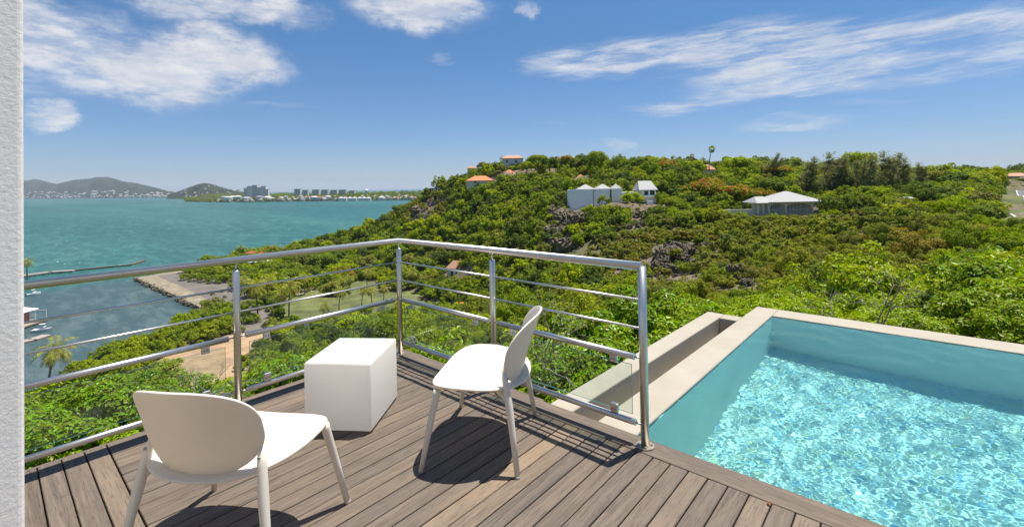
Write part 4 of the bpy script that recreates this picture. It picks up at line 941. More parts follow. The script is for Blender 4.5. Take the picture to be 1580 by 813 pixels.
for p, nrm, zc in edge:
    pr = [bm.verts.new((*(p+nrm*q)[:2], max(float(TZ(*(p+nrm*q)[:2]))+.08, zc-.06 if q < 5 else -99))) for q in (12.0, 9, 6, 3.36)]
    if prev:
        for a in range(3): bm.faces.new((prev[a], prev[a+1], pr[a+1], pr[a]))
    prev = pr
tag(bm_obj('grass_verge', bm, LAWN), 'mown yellow-green grass verge beside the road', kind='structure')
bm = bmesh.new(); prev = None
for p, nrm, zc in edge:
    pr = [bm.verts.new((*(p+nrm*q)[:2], float(TZ(*(p+nrm*q)[:2]))+h)) for q, h in ((10.0, -.3), (10.0, .35), (10.4, .35), (10.4, -.3))]
    if prev:
        for a in range(3): bm.faces.new((prev[a], prev[a+1], pr[a+1], pr[a]))
    prev = pr
tag(bm_obj('low_wall', bm, KERBM), 'low concrete wall along the grass verge', 'wall')

# ------------------------------------------------------------------ marina
def pier(name, pts, w, zt, th, label, m, piles=True, gap=4.):
    e = empty(name, tuple(onz(*pts[0], zt))); o0 = Vector(e.location)
    P = [Vector(onz(a, b, zt))-o0 for a, b in pts]
    for p, q in zip(P[:-1], P[1:]):
        t_ = (q-p).normalized(); nr = Vector((-t_.y, t_.x, 0)); bm = bmesh.new(); L = (q-p).length
        M = Matrix((( t_.x, nr.x, 0, p.x), (t_.y, nr.y, 0, p.y), (0, 0, 1, p.z), (0, 0, 0, 1)))
        add_box(bm, -.02, L+.02, -w/2, w/2, -th, 0, M=M); bm_obj('walkway', bm, m, e)
        if piles:
            for k in range(int(L/gap)+1):
                for sd in (-1, 1):
                    b = p+t_*k*gap+nr*sd*w*.46; tube('pile', [b+Vector((0, 0, -3)), b+Vector((0, 0, .7 if k % 3 == 0 else -.1))], .18, TIMBER, e, 7)
    tag(e, label, 'pier'); return e
pier('wooden_pier', [(-60, 438), (40, 424), (78, 419), (114, 416.5)], 4.2, -42.3, .55, 'old wooden pier on piles running out from the left', TIMBERL)
pier('breakwater', [(116, 416), (160, 411.5), (200, 408), (222, 401)], 2.4, -42.7, .9, 'long narrow low breakwater ending in the bay', TIMBER, False)
pier('floating_dock', [(-30, 540), (50, 523), (72, 516)], 3.2, -42.9, .5, 'pale floating dock in front of the boats', TIMBERL, False)
def boat(px_, py_, L, rz, label, mast=False):
    e = empty('motor_boat', tuple(onz(px_, py_, SEAZ)), YAW+rz); bm = bmesh.new(); n = 9; rings = []
    for i in range(n):
        q = i/(n-1); w = L*.17*math.sin(math.pi*(.5+.5*q)**1.3)**.7 if q < .98 else .02; x = L*(q-.5); zt = .75+.35*q*q
        rings.append([bm.verts.new(p) for p in ((x, -w, zt), (x, -w*.85, .1), (x, 0, -.15), (x, w*.85, .1), (x, w, zt))])
    for a, b in zip(rings[:-1], rings[1:]):
        for k in range(4): bm.faces.new((a[k], a[k+1], b[k+1], b[k]))
        bm.faces.new((a[4], a[0], b[0], b[4]))
    bm.faces.new(rings[0]); bm_obj('hull', bm, HULL, e)
    box('cabin', -L*.12, L*.16, -L*.09, L*.09, .85, 1.55, HULL, e, .12); box('windscreen', L*.161, L*.18, -L*.08, L*.08, 1.1, 1.5, GLASSD, e)
    box('outboard_motor', -L*.56, -L*.5, -.18, .18, .1, 1.1, DARK, e, .05)
    for sd in (-1, 1): tube('roof_post', [(-L*.02, sd*L*.08, 1.5), (-L*.02, sd*L*.08, 2.4)], .03, STEEL, e, 6)
    box('bimini_top', -L*.16, L*.12, -L*.1, L*.1, 2.4, 2.46, HULL, e)
    tag(e, label, 'boat')
boat(66, 511, 5.6, .25, 'white motor boat moored beside the floating dock'); boat(52, 455, 5.0, 1.2, 'small white boat with dark outboard near the pier')
e = empty('dock_house', tuple(onz(-2, 505, -42.6)), YAW+.12)
box('wall', -9, 5.2, -3, 5, 0, 4.2, plain('salmon_wall', (.42, .17, .12), .8), e); bm = bmesh.new(); hip_roof(bm, -11, 6.6, -5, 7, 4.3, 2.6, 7.); bm_obj('roof', bm, WALLW, e)
box('deck', -12, 8, -6.5, 9, -.5, 0, TIMBERL, e); windows(e, [(-3, -1, .8, 3), (2, 4, .8, 3)], -3.)
for x in (-4, 0, 4, 7.6): box('rail_post', x-.06, x+.06, 8.6, 8.72, 0, 3.2, WALLW, e)
box('upper_rail', -10, 7.7, 8.6, 8.72, 3.2, 3.35, WALLW, e); tag(e, 'white roofed dock house with salmon wall at the left', 'building')
e = empty('beach_bar', tuple(flat_at(394, 399)), YAW); bm = bmesh.new(); hip_roof(bm, -6.4, 6, -3, 4, 3.2, 1.7, 7); bm_obj('roof', bm, ROOFR, e)
box('wall', -5.4, 5, -1.6, 3.2, 0, 3.15, WALLW, e); windows(e, [(-4, -2, .6, 2.6), (0, 2, .6, 2.6)], -1.6); tag(e, 'low beach bar with red roof on the shore', 'building')
e = empty('white_pavilion', tuple(flat_at(400, 411)), YAW); bm = bmesh.new(); hip_roof(bm, -10, 10, -3.5, 3.5, 3.0, .5, 14); bm_obj('roof', bm, WALLW, e)
for x in (-9, -4.5, 0, 4.5, 9): box('post', x-.15, x+.15, -3, -2.7, 0, 2.9, TIMBER, e); 
box('back_wall', -9, 9, 2.4, 2.7, 0, 2.9, KERBM, e); tag(e, 'open white flat-roofed pavilion behind the left post', 'building')
e = empty('white_van', tuple(flat_at(477, 506)), YAW+.2); box('body', -2.5, 1.6, -.95, .95, .45, 2.2, HULL, e, .15); box('cab', 1.62, 2.6, -.9, .9, .45, 1.5, HULL, e, .2); box('window', 1.5, 1.66, -.8, .8, 1.4, 2.0, GLASSD, e)
for x in (-1.6, 1.7):
    for y in (-.9, .9): tube('wheel', [(x, y-.1, .38), (x, y+.1, .38)], .38, DARK, e, 12)
tag(e, 'white van parked at the edge of the lawn', 'van')
bm = bmesh.new(); 
P = at(716, 474, 150); e = empty('orange_cargo_tricycle', tuple(P), YAW+.4); box('cargo_bin', -1.4, 1.4, -.8, .8, .5, 1.6, plain('orange_paint', (.55, .12, .02), .5), e, .08); box('chassis', -1.7, 1.7, -.5, .5, .25, .48, DARK, e); 
for x in (-1.1, 1.1): tube('wheel', [(x, -.7, .3), (x, -.5, .3)], .3, DARK, e, 10)
tag(e, 'small orange trailer standing in the valley bushes', 'trailer')

# ------------------------------------------------------------------ far shore
def far_green(name, a, b, scale):
    m, t, p = mat(name); pos = t.new('ShaderNodeNewGeometry').outputs['Position']; n = t.noise(pos, scale, 8, .65)
    t.put(p.inputs['Base Color'], t.ramp(n, [(.35, a), (.65, b)])); p.inputs['Roughness'].default_value = 1.; p.inputs['Specular IOR Level'].default_value = 0
    t.put(p.inputs['Normal'], t.bump(n, .8, 20)); return m
FG1 = far_green('mountain_green', (.018, .028, .018), (.050, .056, .036), .006); FG2 = far_green('peninsula_green', (.04, .06, .018), (.085, .10, .03), .03)
def ridge(name, sil, dfun, back, m, label, nz=.8, kind='structure'):
    xs = np.arange(sil[0][0], sil[-1][0]+.1, 1.5); ys = np.interp(xs, [q[0] for q in sil], [q[1] for q in sil]); rows_ = 9
    V = []
    for x, y in zip(xs, ys):
        d0 = dfun(x); d1 = d0+back; top_ = at(x, y+mnoise.noise((x*.35, 1.7, 0))*nz, d1); hz = top_[2]-SEAZ
        for k in range(rows_):
            q = k/(rows_-2)
            if k < rows_-1:
                P = at(x, Y0, d0+(d1-d0)*q); w = q**.8*(1+.35*mnoise.noise((x*.06, q*3, 5.))*(1-q)*q*4); V.append((P[0], P[1], SEAZ-1 if k == 0 else SEAZ+hz*w))
            else:
                P = at(x, Y0, d1*1.3); V.append((P[0], P[1], SEAZ-5))
    nx = len(xs); f = [(i*rows_+k, (i+1)*rows_+k, (i+1)*rows_+k+1, i*rows_+k+1) for i in range(nx-1) for k in range(rows_-1)]
    o = pydata(name, V, f, m, smooth=True); tag(o, label, kind=kind); return o
dm = lambda x: np.interp(x, [-300, 41, 280, 420], [7600, 7000, 4700, 3900])
ridge('mountain', [(-200, 284), (-60, 278), (0, 282), (40, 279), (52, 276.5), (64, 278), (78, 282), (88, 284), (100, 281), (115, 277.5), (138, 276), (149, 273.5), (165, 273), (178, 276), (190, 280), (212, 283), (238, 289), (262, 295.5), (300, 299)], dm, 1500, FG1, 'long hazy mountain across the bay')
dt = lambda x: np.interp(x, [260, 420], [3600, 3000])
ridge('town_hill', [(258, 300), (275, 295.5), (292, 289), (305, 284.5), (316, 282.5), (328, 284.5), (345, 290), (360, 294), (380, 297), (420, 299), (470, 301)], dt, 500, FG1, 'hill dotted with white houses across the bay', .5)
dp_ = lambda x: np.interp(x, [280, 330, 400, 640, 760], [2350, 2080, 2000, 1800, 1700])
ridge('peninsula', [(282, 313), (290, 307.5), (302, 303), (318, 299), (340, 298), (362, 298.5), (385, 300), (410, 301.5), (430, 297.5), (450, 298), (480, 300), (520, 300), (560, 301), (590, 299.5), (615, 298), (640, 297), (700, 296), (760, 296)], dp_, 420, FG2, 'low green peninsula with waterfront houses', .7)
ridge('islet', [(126, 310.2), (132, 309), (148, 308.6), (160, 309), (168, 310)], lambda x: 3900+0*x, 120, FG2, 'tiny flat green islet in the bay', .1)
PASTEL = [plain('far_wall_%d' % i, c, .9) for i, c in enumerate(((.72, .71, .69), (.62, .57, .50), (.55, .42, .36), (.45, .46, .48), (.70, .66, .58)))]; FROOF = [plain('far_roof_%d' % i, c, .9) for i, c in enumerate(((.42, .20, .13), (.35, .33, .33), (.60, .58, .55), (.25, .26, .28)))]
def ridge_pt(o_d, back, hz_fun, x, q):
    d0 = o_d(x); P = at(x, Y0, d0+back*q); return P
def box_field(name, n, xr, dfun, back, qr, size, m, label, hmax):
    bm = bmesh.new(); rr = random.Random(len(name)*13+n)
    for i in range(n):
        x = rr.uniform(*xr); q = qr[0]+(qr[1]-qr[0])*rr.random()**2.2; P = at(x, Y0, dfun(x)+back*q); zt = SEAZ+max(3, hmax(x)*q**.8*1.08+3)
        w, h, dd = rr.uniform(*size), rr.uniform(size[0]*.35, size[1]*.45), rr.uniform(*size); M = Matrix.Translation((P[0], P[1], zt-3)) @ Matrix.Rotation(YAW+rr.uniform(-.5, .5), 4, 'Z')
        add_box(bm, -w/2, w/2, -dd/2, dd/2, 0, h+3, M=M); b_ = [bm.verts.new(M @ Vector(q)) for q in ((-w*.55, -dd*.55, h+3.05), (w*.55, -dd*.55, h+3.05), (w*.55, dd*.55, h+3.05), (-w*.55, dd*.55, h+3.05), (0, 0, h*1.55+3))]
        for a_ in range(4): bm.faces.new((b_[a_], b_[(a_+1) % 4], b_[4]))
    tag(bm_obj(name, bm, m), label, kind='stuff')
hm = lambda x: (300-np.interp(x, [40, 64, 88, 138, 165, 190, 238, 262], [279, 278, 284, 276, 273, 280, 289, 296]))/F*(dm(x)+1500)+40
for k, m in enumerate(PASTEL):
    box_field('far_town_%s' % 'abcde'[k], 190, (30, 290), dm, 1500, (.0, .22), (14, 38), m, 'tiny pale town buildings along the mountain foot', hm)
    box_field('hill_town_%s' % 'abcde'[k], 60, (276, 372), dt, 500, (.0, .95), (8, 17), m, 'tiny white houses covering the town hill', lambda x: (297-np.interp(x, [275, 292, 305, 316, 328, 345, 360], [295.5, 289, 284.5, 282.5, 284.5, 290, 294]))/F*(dt(x)+500)+38)
    box_field('shore_town_%s' % 'abcde'[k], 110, (330, 645), dp_, 420, (.0, .35), (6, 15), m, 'tiny houses in the greenery of the peninsula', lambda x: 26+0*x)
# trees on the peninsula, read as one dark mass
rows = []
for i in range(1300):
    x = RNG.uniform(284, 690); q = RNG.random(); P = at(x, Y0, dp_(x)+420*q); rows.append((np.array([P[0], P[1], SEAZ+2+22*q**.8*(1 if x > 330 else .5)]), RNG.uniform(5, 10), 1., RNG.randrange(3)))
gn_scatter('peninsula_trees', rows, MANG, 'dark trees massed along the peninsula')
FARWIN = plain('far_window', (.16, .18, .21), .4)
def block(px_, pt, pb, w, dd, label, nwin, m, group=None, name='apartment_block'):
    s = dd/F; b = at(px_, pb, dd); e = empty(name, tuple(b), YAW+RNG.uniform(-.15, .15)); h = (pb-pt)*s; W = w*s
    box('wall', -W/2, W/2, -8, 8, -6, h, m, e)
    fl = max(2, int(h/3.6))
    for f_ in range(fl):
        zz = h*(f_+.3)/fl; g = box('window_band', -W/2*.92, W/2*.92, -8.06, -7.9, zz, zz+h/fl*.36, FARWIN, e)
    for q in range(nwin+1):
        x = -W/2+W*q/nwin; box('pier_strip', x-.5, x+.5, -8.9, -8.08, -2, h, m, e)
    box('roof', -W/2-.4, W/2+.4, -8.4, 8.4, h+.05, h+1., FROOF[1], e)
    return tag(e, label, 'building', group)
GREYB = plain('far_grey_block', (.56, .55, .53), .9)
for x, pt, w, lab, m_ in ((381, 290.5, 6, 'low left end of the big hotel across the bay', GREYB), (387, 287.5, 8, 'tall left tower of the big hotel across the bay', PASTEL[0]), (394.5, 286, 7, 'tallest middle tower of the big hotel across the bay', GREYB), (401.5, 289.5, 7, 'low middle part of the big hotel across the bay', PASTEL[4]), (408, 287.5, 7, 'right tower of the big hotel across the bay', PASTEL[0]), (413, 292, 4, 'low right end of the big hotel across the bay', PASTEL[4])):
    block(x, pt, 303, w, 2150, lab, 3, m_, name='hotel_block')
for i, (x, pt, w, lab) in enumerate(((460, 292, 9, 'first grey apartment block from the hotel'), (472, 293.5, 8, 'second grey apartment block from the hotel'), (488, 293, 10, 'third grey apartment block from the hotel'), (502, 293, 10, 'fourth grey apartment block from the hotel'), (516, 293.5, 10, 'fifth grey apartment block from the hotel'), (529, 293, 10, 'sixth grey apartment block from the hotel'), (544, 294.5, 9, 'low block left of the water tower'))):
    block(x, pt, 301, w, 2180, lab, 4, GREYB)
for i, x in enumerate((526, 532, 540, 547, 555, 562, 569)):
    simple_house('waterfront_house', x, 309, 1850, 7, 3.2, 2.2, .0, PASTEL[4], FROOF[2], 'gabled waterfront house in the row under the water tower', cat='house')['group'] = 'gabled waterfront row'
for i in range(52):
    x = RNG.uniform(345, 638)
    if 520 < x < 574: continue
    simple_house('shore_house', x, RNG.uniform(305.5, 309.6)-.004*(x-352), dp_(x)+RNG.uniform(5, 60), RNG.uniform(5, 11), RNG.uniform(1.8, 3.2), RNG.uniform(.9, 1.8), .4, PASTEL[RNG.randrange(5)], FROOF[RNG.randrange(4)], 'small pale house on the far waterfront', rz=RNG.uniform(-.4, .4))['group'] = 'houses on the far waterfront'
e = empty('water_tower', tuple(at(565.5, 301, 2150)), 0)
bm = bmesh.new(); add_tube(bm, [(0, 0, -4), (0, 0, 16)], [4.5, 3.5], 12); bm_obj('shaft', bm, GREYB, e); bm = bmesh.new(); add_tube(bm, [(0, 0, 16.02), (0, 0, 19), (0, 0, 24), (0, 0, 27)], [4, 7, 7, 3], 14); bm_obj('tank', bm, WALLW, e); tag(e, 'white topped water tower across the bay', 'tower')

# ------------------------------------------------------------------ deck
deck = empty('deck'); tag(deck, 'weathered grey-brown timber deck of narrow planks', kind='structure')
PITCH, GAP, TH = .0964, .0062, .028
brng = random.Random(3)
def plank(x0, x1, y0, y1, m, long_axis):
    bm = bmesh.new(); add_box(bm, x0, x1, y0, y1, -TH, 0, .003, 1)
    o = bm_obj('plank', bm, m, deck); o.location.z = brng.uniform(-.0012, .0012)
    o.rotation_euler = (0, 0, 0); return o
# main field: planks run along y, left edge of the field at x = -.15
x = 2.433-PITCH*27
while x < 6.2:
    xa = max(x+GAP/2, -.15); plank(xa, x+PITCH-GAP/2, -2.0, -.072, WOODY, 1); x += PITCH
y = -2.005-PITCH
while y > -5.2:
    plank(-.15, 6.2, y+GAP/2, y+PITCH-GAP/2, WOODX, 0); y -= PITCH
o = plank(-.15, 6.2, -.066, .082, WOODX, 0); o.name = 'border_plank'
fas = box('fascia', -.175, -.153, -5.2, .105, -.20, -.004, WOODY, deck); box('fascia', -.152, 1.55, .084, .106, -.20, -.004, WOODX, deck)
sub = box('substructure', -.14, 6.2, -5.2, .08, -.40, -.10, plain('gap_shade_tone', (.05, .04, .032), .9), deck)  # solid block coloured dark to put shade into the plank gaps
under = box('deck_support_wall', -.05, 6.2, -5.2, .06, -4.2, -.402, STUCCO); tag(under, 'rendered wall carrying the deck', kind='structure')

# ------------------------------------------------------------------ railing
rail = empty('railing'); tag(rail, 'brushed steel railing with rods and glass panels around the deck corner', 'railing')
XE, XM, YL, HT, HM, HB = 2.353, 1.170, -1.332, 1.030, .501, .120
RH, RP, RM, RW = .0245, .0225, .0185, .0074
bm = bmesh.new(); add_tube(bm, [(0, -4.6, HT), (0, 0, HT), (XE, 0, HT)], RH, 20); bm_obj('handrail', bm, STEEL, rail)
for v in rail.children[-1].data.vertices: pass
bm = bmesh.new(); add_tube(bm, [(XE, 0, .004), (XE, 0, HT)], RH*.99, 20); endp = bm_obj('post', bm, STEEL, rail)
def flange(x, y, par, r=.05):
    bm = bmesh.new(); add_tube(bm, [(x, y, .001), (x, y, .009)], r, 24); f = bm_obj('base_plate', bm, RUSTY, par)
    for a in (.5, 2.1, 3.64, 5.24):
        bm = bmesh.new(); add_tube(bm, [(x+math.cos(a)*r*.74, y+math.sin(a)*r*.74, .0092), (x+math.cos(a)*r*.74, y+math.sin(a)*r*.74, .018)], .0075, 6); bm_obj('bolt', bm, STEEL, par)
flange(XE, 0, endp)
for x, y in ((0, 0), (XM, 0), (0, YL), (0, 2*YL), (0, 3*YL)):
    bm = bmesh.new(); add_tube(bm, [(x, y, .004), (x, y, HT-.075), (x, y, HT-.070)], [RP, RP, RP*.8], 18); p = bm_obj('post', bm, STEEL, rail); flange(x, y, p)
    bm = bmesh.new(); add_tube(bm, [(x, y, HT-.07), (x, y, HT-.012)], .0065, 10); bm_obj('pin', bm, STEEL, p)
segs = [((0, 0), (XM, 0)), ((XM, 0), (XE, 0)), ((0, 0), (0, YL)), ((0, YL), (0, 2*YL)), ((0, 2*YL), (0, 3*YL))]
bm = bmesh.new(); GEDGE = plain('green_glass_edge', (.10, .22, .19), .2)
for a, b in segs:
    A, B = Vector((*a, 0)), Vector((*b, 0)); t_ = (B-A).normalized(); nr = Vector((-t_.y, t_.x, 0)); L = (B-A).length
    for h in (HM, HB):
        m_ = tube('mid_rail' if h == HM else 'bottom_rail', [A+t_*.055+Vector((0, 0, h)), B-t_*.055+Vector((0, 0, h))], RM, STEEL, rail, 16)
        tube('pin', [A+t_*.02+Vector((0, 0, h)), A+t_*.056+Vector((0, 0, h))], .006, STEEL, m_, 8); tube('pin', [B-t_*.056+Vector((0, 0, h)), B-t_*.02+Vector((0, 0, h))], .006, STEEL, m_, 8)
    for h in (.836, .672):
        tube('rod', [A+t_*.015+Vector((0, 0, h)), B-t_*.015+Vector((0, 0, h))], RW, STEEL, rail, 10)
    # glass panel hung between the two lower rails by four clamps
    z0, z1, q = .163, .452, .075; M = Matrix(((t_.x, nr.x, 0, A.x), (t_.y, nr.y, 0, A.y), (0, 0, 1, 0), (0, 0, 0, 1)))
    bm = bmesh.new(); add_box(bm, q, L-q, -.004, .004, z0, z1, M=M); g = bm_obj('glass_panel', bm, PANE, rail)
    g.data.materials.append(GEDGE)
    for f in g.data.polygons:
        if abs(f.normal.dot(nr)) < .5: f.material_index = 1
    for u_ in (.19, L-.19):
        for zc, sgn in ((HM-.036, -1), (HB+.045, 1)):
            bm = bmesh.new(); add_box(bm, u_-.023, u_+.023, -.013, .013, zc-.024, zc+.030, .004, 2, M=M); c_ = bm_obj('clamp', bm, STEEL, g)
            for dx in (-.009, .009):
                bm = bmesh.new(); add_box(bm, u_+dx-.003, u_+dx+.003, -.0150, .0150, zc-.006, zc, M=M); bm_obj('screw', bm, DARK, c_)

# ------------------------------------------------------------------ pool
PX0, PX1, PYF, ZC, ZW = (2.215, 2.275), 10.5, 3.51, -.05, -.062
def pool_floor_z(x): return -1.16-.16*np.clip((x-2.25)/2.2, 0, 1.6)
def quad(bm, *p): return bm.faces.new([bm.verts.new(q) for q in p])
pool = empty('swimming_pool'); tag(pool, 'infinity pool basin with cream plaster rim', kind='structure')
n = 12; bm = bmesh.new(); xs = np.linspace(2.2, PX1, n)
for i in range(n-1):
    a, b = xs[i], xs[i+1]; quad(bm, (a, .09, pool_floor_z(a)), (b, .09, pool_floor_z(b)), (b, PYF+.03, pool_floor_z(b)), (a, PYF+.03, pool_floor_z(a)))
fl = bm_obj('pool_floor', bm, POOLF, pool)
def prism(name, poly, z0, z1, m, parent, bev=.012):
    bm = bmesh.new(); lo = [bm.verts.new((*p, z0)) for p in poly]; hi = [bm.verts.new((*p, z1)) for p in poly]
    bm.faces.new(lo[::-1]); tf = bm.faces.new(hi)
    for i in range(len(poly)): j = (i+1) % len(poly); bm.faces.new((lo[i], lo[j], hi[j], hi[i]))
    bmesh.ops.recalc_face_normals(bm, faces=bm.faces[:])
    if bev: bmesh.ops.bevel(bm, geom=list(tf.edges), offset=bev, segments=3, profile=.5, affect='EDGES')
    return bm_obj(name, bm, m, parent)
YO = PYF+.33
lw = prism('left_rim', [(1.94, .10), (PX0[0], .10), (PX0[1], PYF), (PX0[1], YO), (2.04, YO)], -4.6, ZC, COPING, pool)
fw_ = prism('far_rim', [(PX0[1]+.0005, PYF), (PX1, PYF), (PX1, YO), (PX0[1]+.0005, YO)], -4.6, ZC-.0005, COPING, pool)
SCATTER_LINER = plain('scatter_pale_plaster', (.70, .71, .65), .85, 0, .08, 1.5)  # paler underwater plaster, its tone stands in for light scattered by the water
ll = prism('left_scatter_liner', [(PX0[0]+.0005, .099), (PX0[0]+.008, .099), (PX0[1]+.008, PYF-.0085), (PX0[1]+.0005, PYF-.0085)], -1.9, -.075, SCATTER_LINER, pool, 0)
rl = box('far_scatter_liner', PX0[1]-.02, PX1, PYF-.008, PYF-.0005, -1.9, -.075, SCATTER_LINER, pool)
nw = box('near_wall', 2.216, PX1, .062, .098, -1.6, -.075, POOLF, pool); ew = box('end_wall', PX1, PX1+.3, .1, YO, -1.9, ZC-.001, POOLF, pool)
ch = empty('overflow_channel'); tag(ch, 'narrow cream overflow channel beside the pool rim', kind='structure')
YT = 3.06
prism('outer_wall', [(1.55, .108), (1.74, .108), (1.83, YT), (1.83, YT+.19), (1.64, YT+.19)], -4.6, ZC, COPING, ch)
prism('end_wall', [(1.8305, YT), (2.018, YT), (2.024, YT+.19), (1.8305, YT+.19)], -4.6, ZC-.0007, COPING, ch)
prism('channel_floor', [(1.735, .11), (1.945, .11), (2.02, YT+.01), (1.825, YT+.01)], -.9, -.27, COPING, ch, 0)
# water: a real rippled surface
rg = np.random.default_rng(8); wx = np.r_[np.arange(2.19, 5.3, .0066), np.arange(5.3, PX1+.05, .05)]; wy = np.arange(.07, PYF+.026, .0066); WX, WY = np.meshgrid(wx, wy); WZ = np.zeros_like(WX)
_fade = np.clip((5.3-WX)/.5, 0, 1)
for k in range(80):
    lam = .027*2**(rg.random()*1.25); th = rg.normal()*.9+.9; WZ += _fade*.00060*lam*np.sin(6.2832/lam*(WX*math.cos(th)+WY*math.sin(th))+rg.random()*6.283)
for k in range(16):
    lam = .15*2**(rg.random()*1.8); th = rg.normal()*.7+.9; WZ += .0011*lam*np.sin(6.2832/lam*(WX*math.cos(th)+WY*math.sin(th))+rg.random()*6.283)
water = pydata('pool_water', np.c_[WX.ravel(), WY.ravel(), (WZ+ZW).ravel()], grid_faces(len(wx), len(wy)), WATER, smooth=True)
tag(water, 'clear turquoise pool water with fine ripples', kind='structure')
water.cycles.is_caustics_caster = True
for o in (fl, lw, fw_, nw, ll, rl): o.cycles.is_caustics_receiver = True

# ------------------------------------------------------------------ stucco pillar of the house at the left
P0 = at(41, 560, 1.35); pil = empty('house_pillar', (P0[0]-RT[0]*.0165*P0[2], P0[1]-RT[1]*.0165*P0[2], 0), .0)
bm = bmesh.new(); add_box(bm, -.45, 0, -.45, 0, -.02, 4.2, .018, 4); bm_obj('stucco_shaft', bm, STUCCO, pil); pil.rotation_euler = (Matrix.Rotation(.0165, 3, Vector(FW)) @ Matrix.Rotation(.30, 3, 'Z')).to_euler(); tag(pil, 'rough white stucco pillar of the house at the left edge', 'pillar')

hs = empty('house_front', (0, -5.25, 0)); box('wall', -1, 9, -.45, 0, -4.2, 3.6, STUCCO, hs); box('roof_edge', -1.1, 9.1, -.5, .08, 3.61, 3.8, STUCCO, hs)  # unseen front, added to bounce sunlight onto the deck; overhang left off
for x_ in (.6, 3.2, 5.8):
    f_ = box('door', x_, x_+1.9, .002, .05, .0, 2.3, STEEL, hs); box('pane', x_+.06, x_+.92, .052, .056, .08, 2.22, GLASSD, f_); box('pane', x_+.98, x_+1.84, .052, .056, .08, 2.22, GLASSD, f_)
tag(hs, 'unseen white stucco house front added behind the deck for bounce light', 'house')

# ------------------------------------------------------------------ cube table
cu = empty('cube_table', (.688, -.856, 0), R(36)); bm = bmesh.new(); add_box(bm, -.215, .215, -.242, .242, .012, .432, .016, 5)
bm_obj('cube_body', bm, CUBE_PL, cu, smooth=True)
for sx in (-1, 1):
    for sy in (-1, 1): bm = bmesh.new(); add_tube(bm, [(sx*.16, sy*.185, .0005), (sx*.16, sy*.185, .0125)], .018, 12); bm_obj('foot', bm, DARK, cu)
tag(cu, 'white plastic cube table in the deck corner', 'table')

# ------------------------------------------------------------------ chairs
def thick(o, t, lv=2, off=-1):
    m = o.modifiers.new('solid', 'SOLIDIFY'); m.thickness = t; m.offset = off
    b = o.modifiers.new('bev', 'BEVEL'); b.width = t*.32; b.segments = 2; b.limit_method = 'ANGLE'; b.angle_limit = R(40)
def seat_outline(a):
    """half width/depth outline of the seat, angle a: broad rounded front, narrower rounded back"""
    c, s_ = math.cos(a), math.sin(a)
    w = .345 if s_ > 0 else .345-.055*(-s_); n_ = 3.6 if s_ > 0 else 2.5
    r = (abs(c/w)**n_+abs(s_/(.255 if s_ > 0 else .275))**n_)**(-1/n_)
    return r*c, r*s_
def shell(name, fn, nr, na, m, parent, th):
    bm = bmesh.new(); c = bm.verts.new(fn(0, 0)); prev = None
    for i in range(1, nr+1):
        ring = [bm.verts.new(fn(i/nr, 2*math.pi*k/na)) for k in range(na)]
        for k in range(na):
            j = (k+1) % na
            if prev is None: bm.faces.new((c, ring[k], ring[j]))
            else: bm.faces.new((prev[k], ring[k], ring[j], prev[j]))
        prev = ring
    bmesh.ops.recalc_face_normals(bm, faces=bm.faces[:]); o = bm_obj(name, bm, m, parent, smooth=True); thick(o, th, off=0); return o
def seat_fn(q, a):
    x, y = seat_outline(a); x *= q; y *= q; y -= .005
    return (x, y, .432-.020*math.exp(-((x/.22)**2+((y+.04)/.18)**2))-.018*max(0, -y)/.27-.022*max(0, (y-.12)/.13)**2*.8+.012*(x/.34)**2)
def back_fn(q, a):
    c, s_ = math.cos(a), math.sin(a); n_ = 2.35
    r = (abs(c/.272)**n_+abs(s_/.192)**n_)**(-1/n_); x, v = r*c*q, r*s_*q
    v2 = v+.018*(x/.28)**2*(1 if v > 0 else .3)                # the upper corners sweep up a little
    y = -.222-.100*(v+.2)/.4-.035*((v+.2)/.4)**2+1.15*x*x
    return (x, y, .590+v2)
def leg(name, pts, rad, parent):
    bm = bmesh.new(); add_tube(bm, pts, rad, 16); return bm_obj(name, bm, WHITE_PL, parent)
CAPM = plain('grey_foot_plastic', (.33, .32, .30), .6)
def chair(x, y, ang, label):
    e = empty('lounge_chair', (x, y, 0), ang)
    shell('seat', seat_fn, 9, 72, WHITE_PL, e, .012); shell('backrest', back_fn, 9, 72, WHITE_PL, e, .011)
    for s_ in (-1, 1):
        leg('leg', [(s_*.36, .258, 0), (s_*.330, .222, .20), (s_*.299, .184, .392), (s_*.296, .180, .413)], [.0130, .0165, .0200, .0205], e)
        l = leg('leg', [(s_*.332, -.258, 0), (s_*.300, -.230, .20), (s_*.276, -.210, .33), (s_*.258, -.190, .44), (s_*.242, -.172, .53)], [.0135, .017, .0205, .0185, .010], e)
        leg('seat_bracket', [(s_*.273, -.205, .365), (s_*.245, -.166, .392), (s_*.215, -.12, .402)], [.0165, .0175, .014], l)
    for x_, y_ in ((.36, .258), (-.36, .258), (.332, -.258), (-.332, -.258)): leg('foot_cap', [(x_, y_, .0003), (x_*.9985, y_*.9985, .012)], [.0118, .0139], e).data.materials[0] = CAPM
    for s_ in (-1, 1): bm = bmesh.new(); add_tube(bm, [(s_*.2535, -.1985, .478), (s_*.2535, -.2055, .476)], .006, 10); bm_obj('screw', bm, CAPM, e)
    return tag(e, label, 'chair')
# forward direction of a chair is its local +y
chair(1.585, -.527, math.atan2(-.506, -.862)-math.pi/2, 'white plastic chair seen from the side by the railing')
chair(1.296, -1.750, math.atan2(.87, -.494)-math.pi/2+.045, 'white plastic chair seen from behind at the lower left')

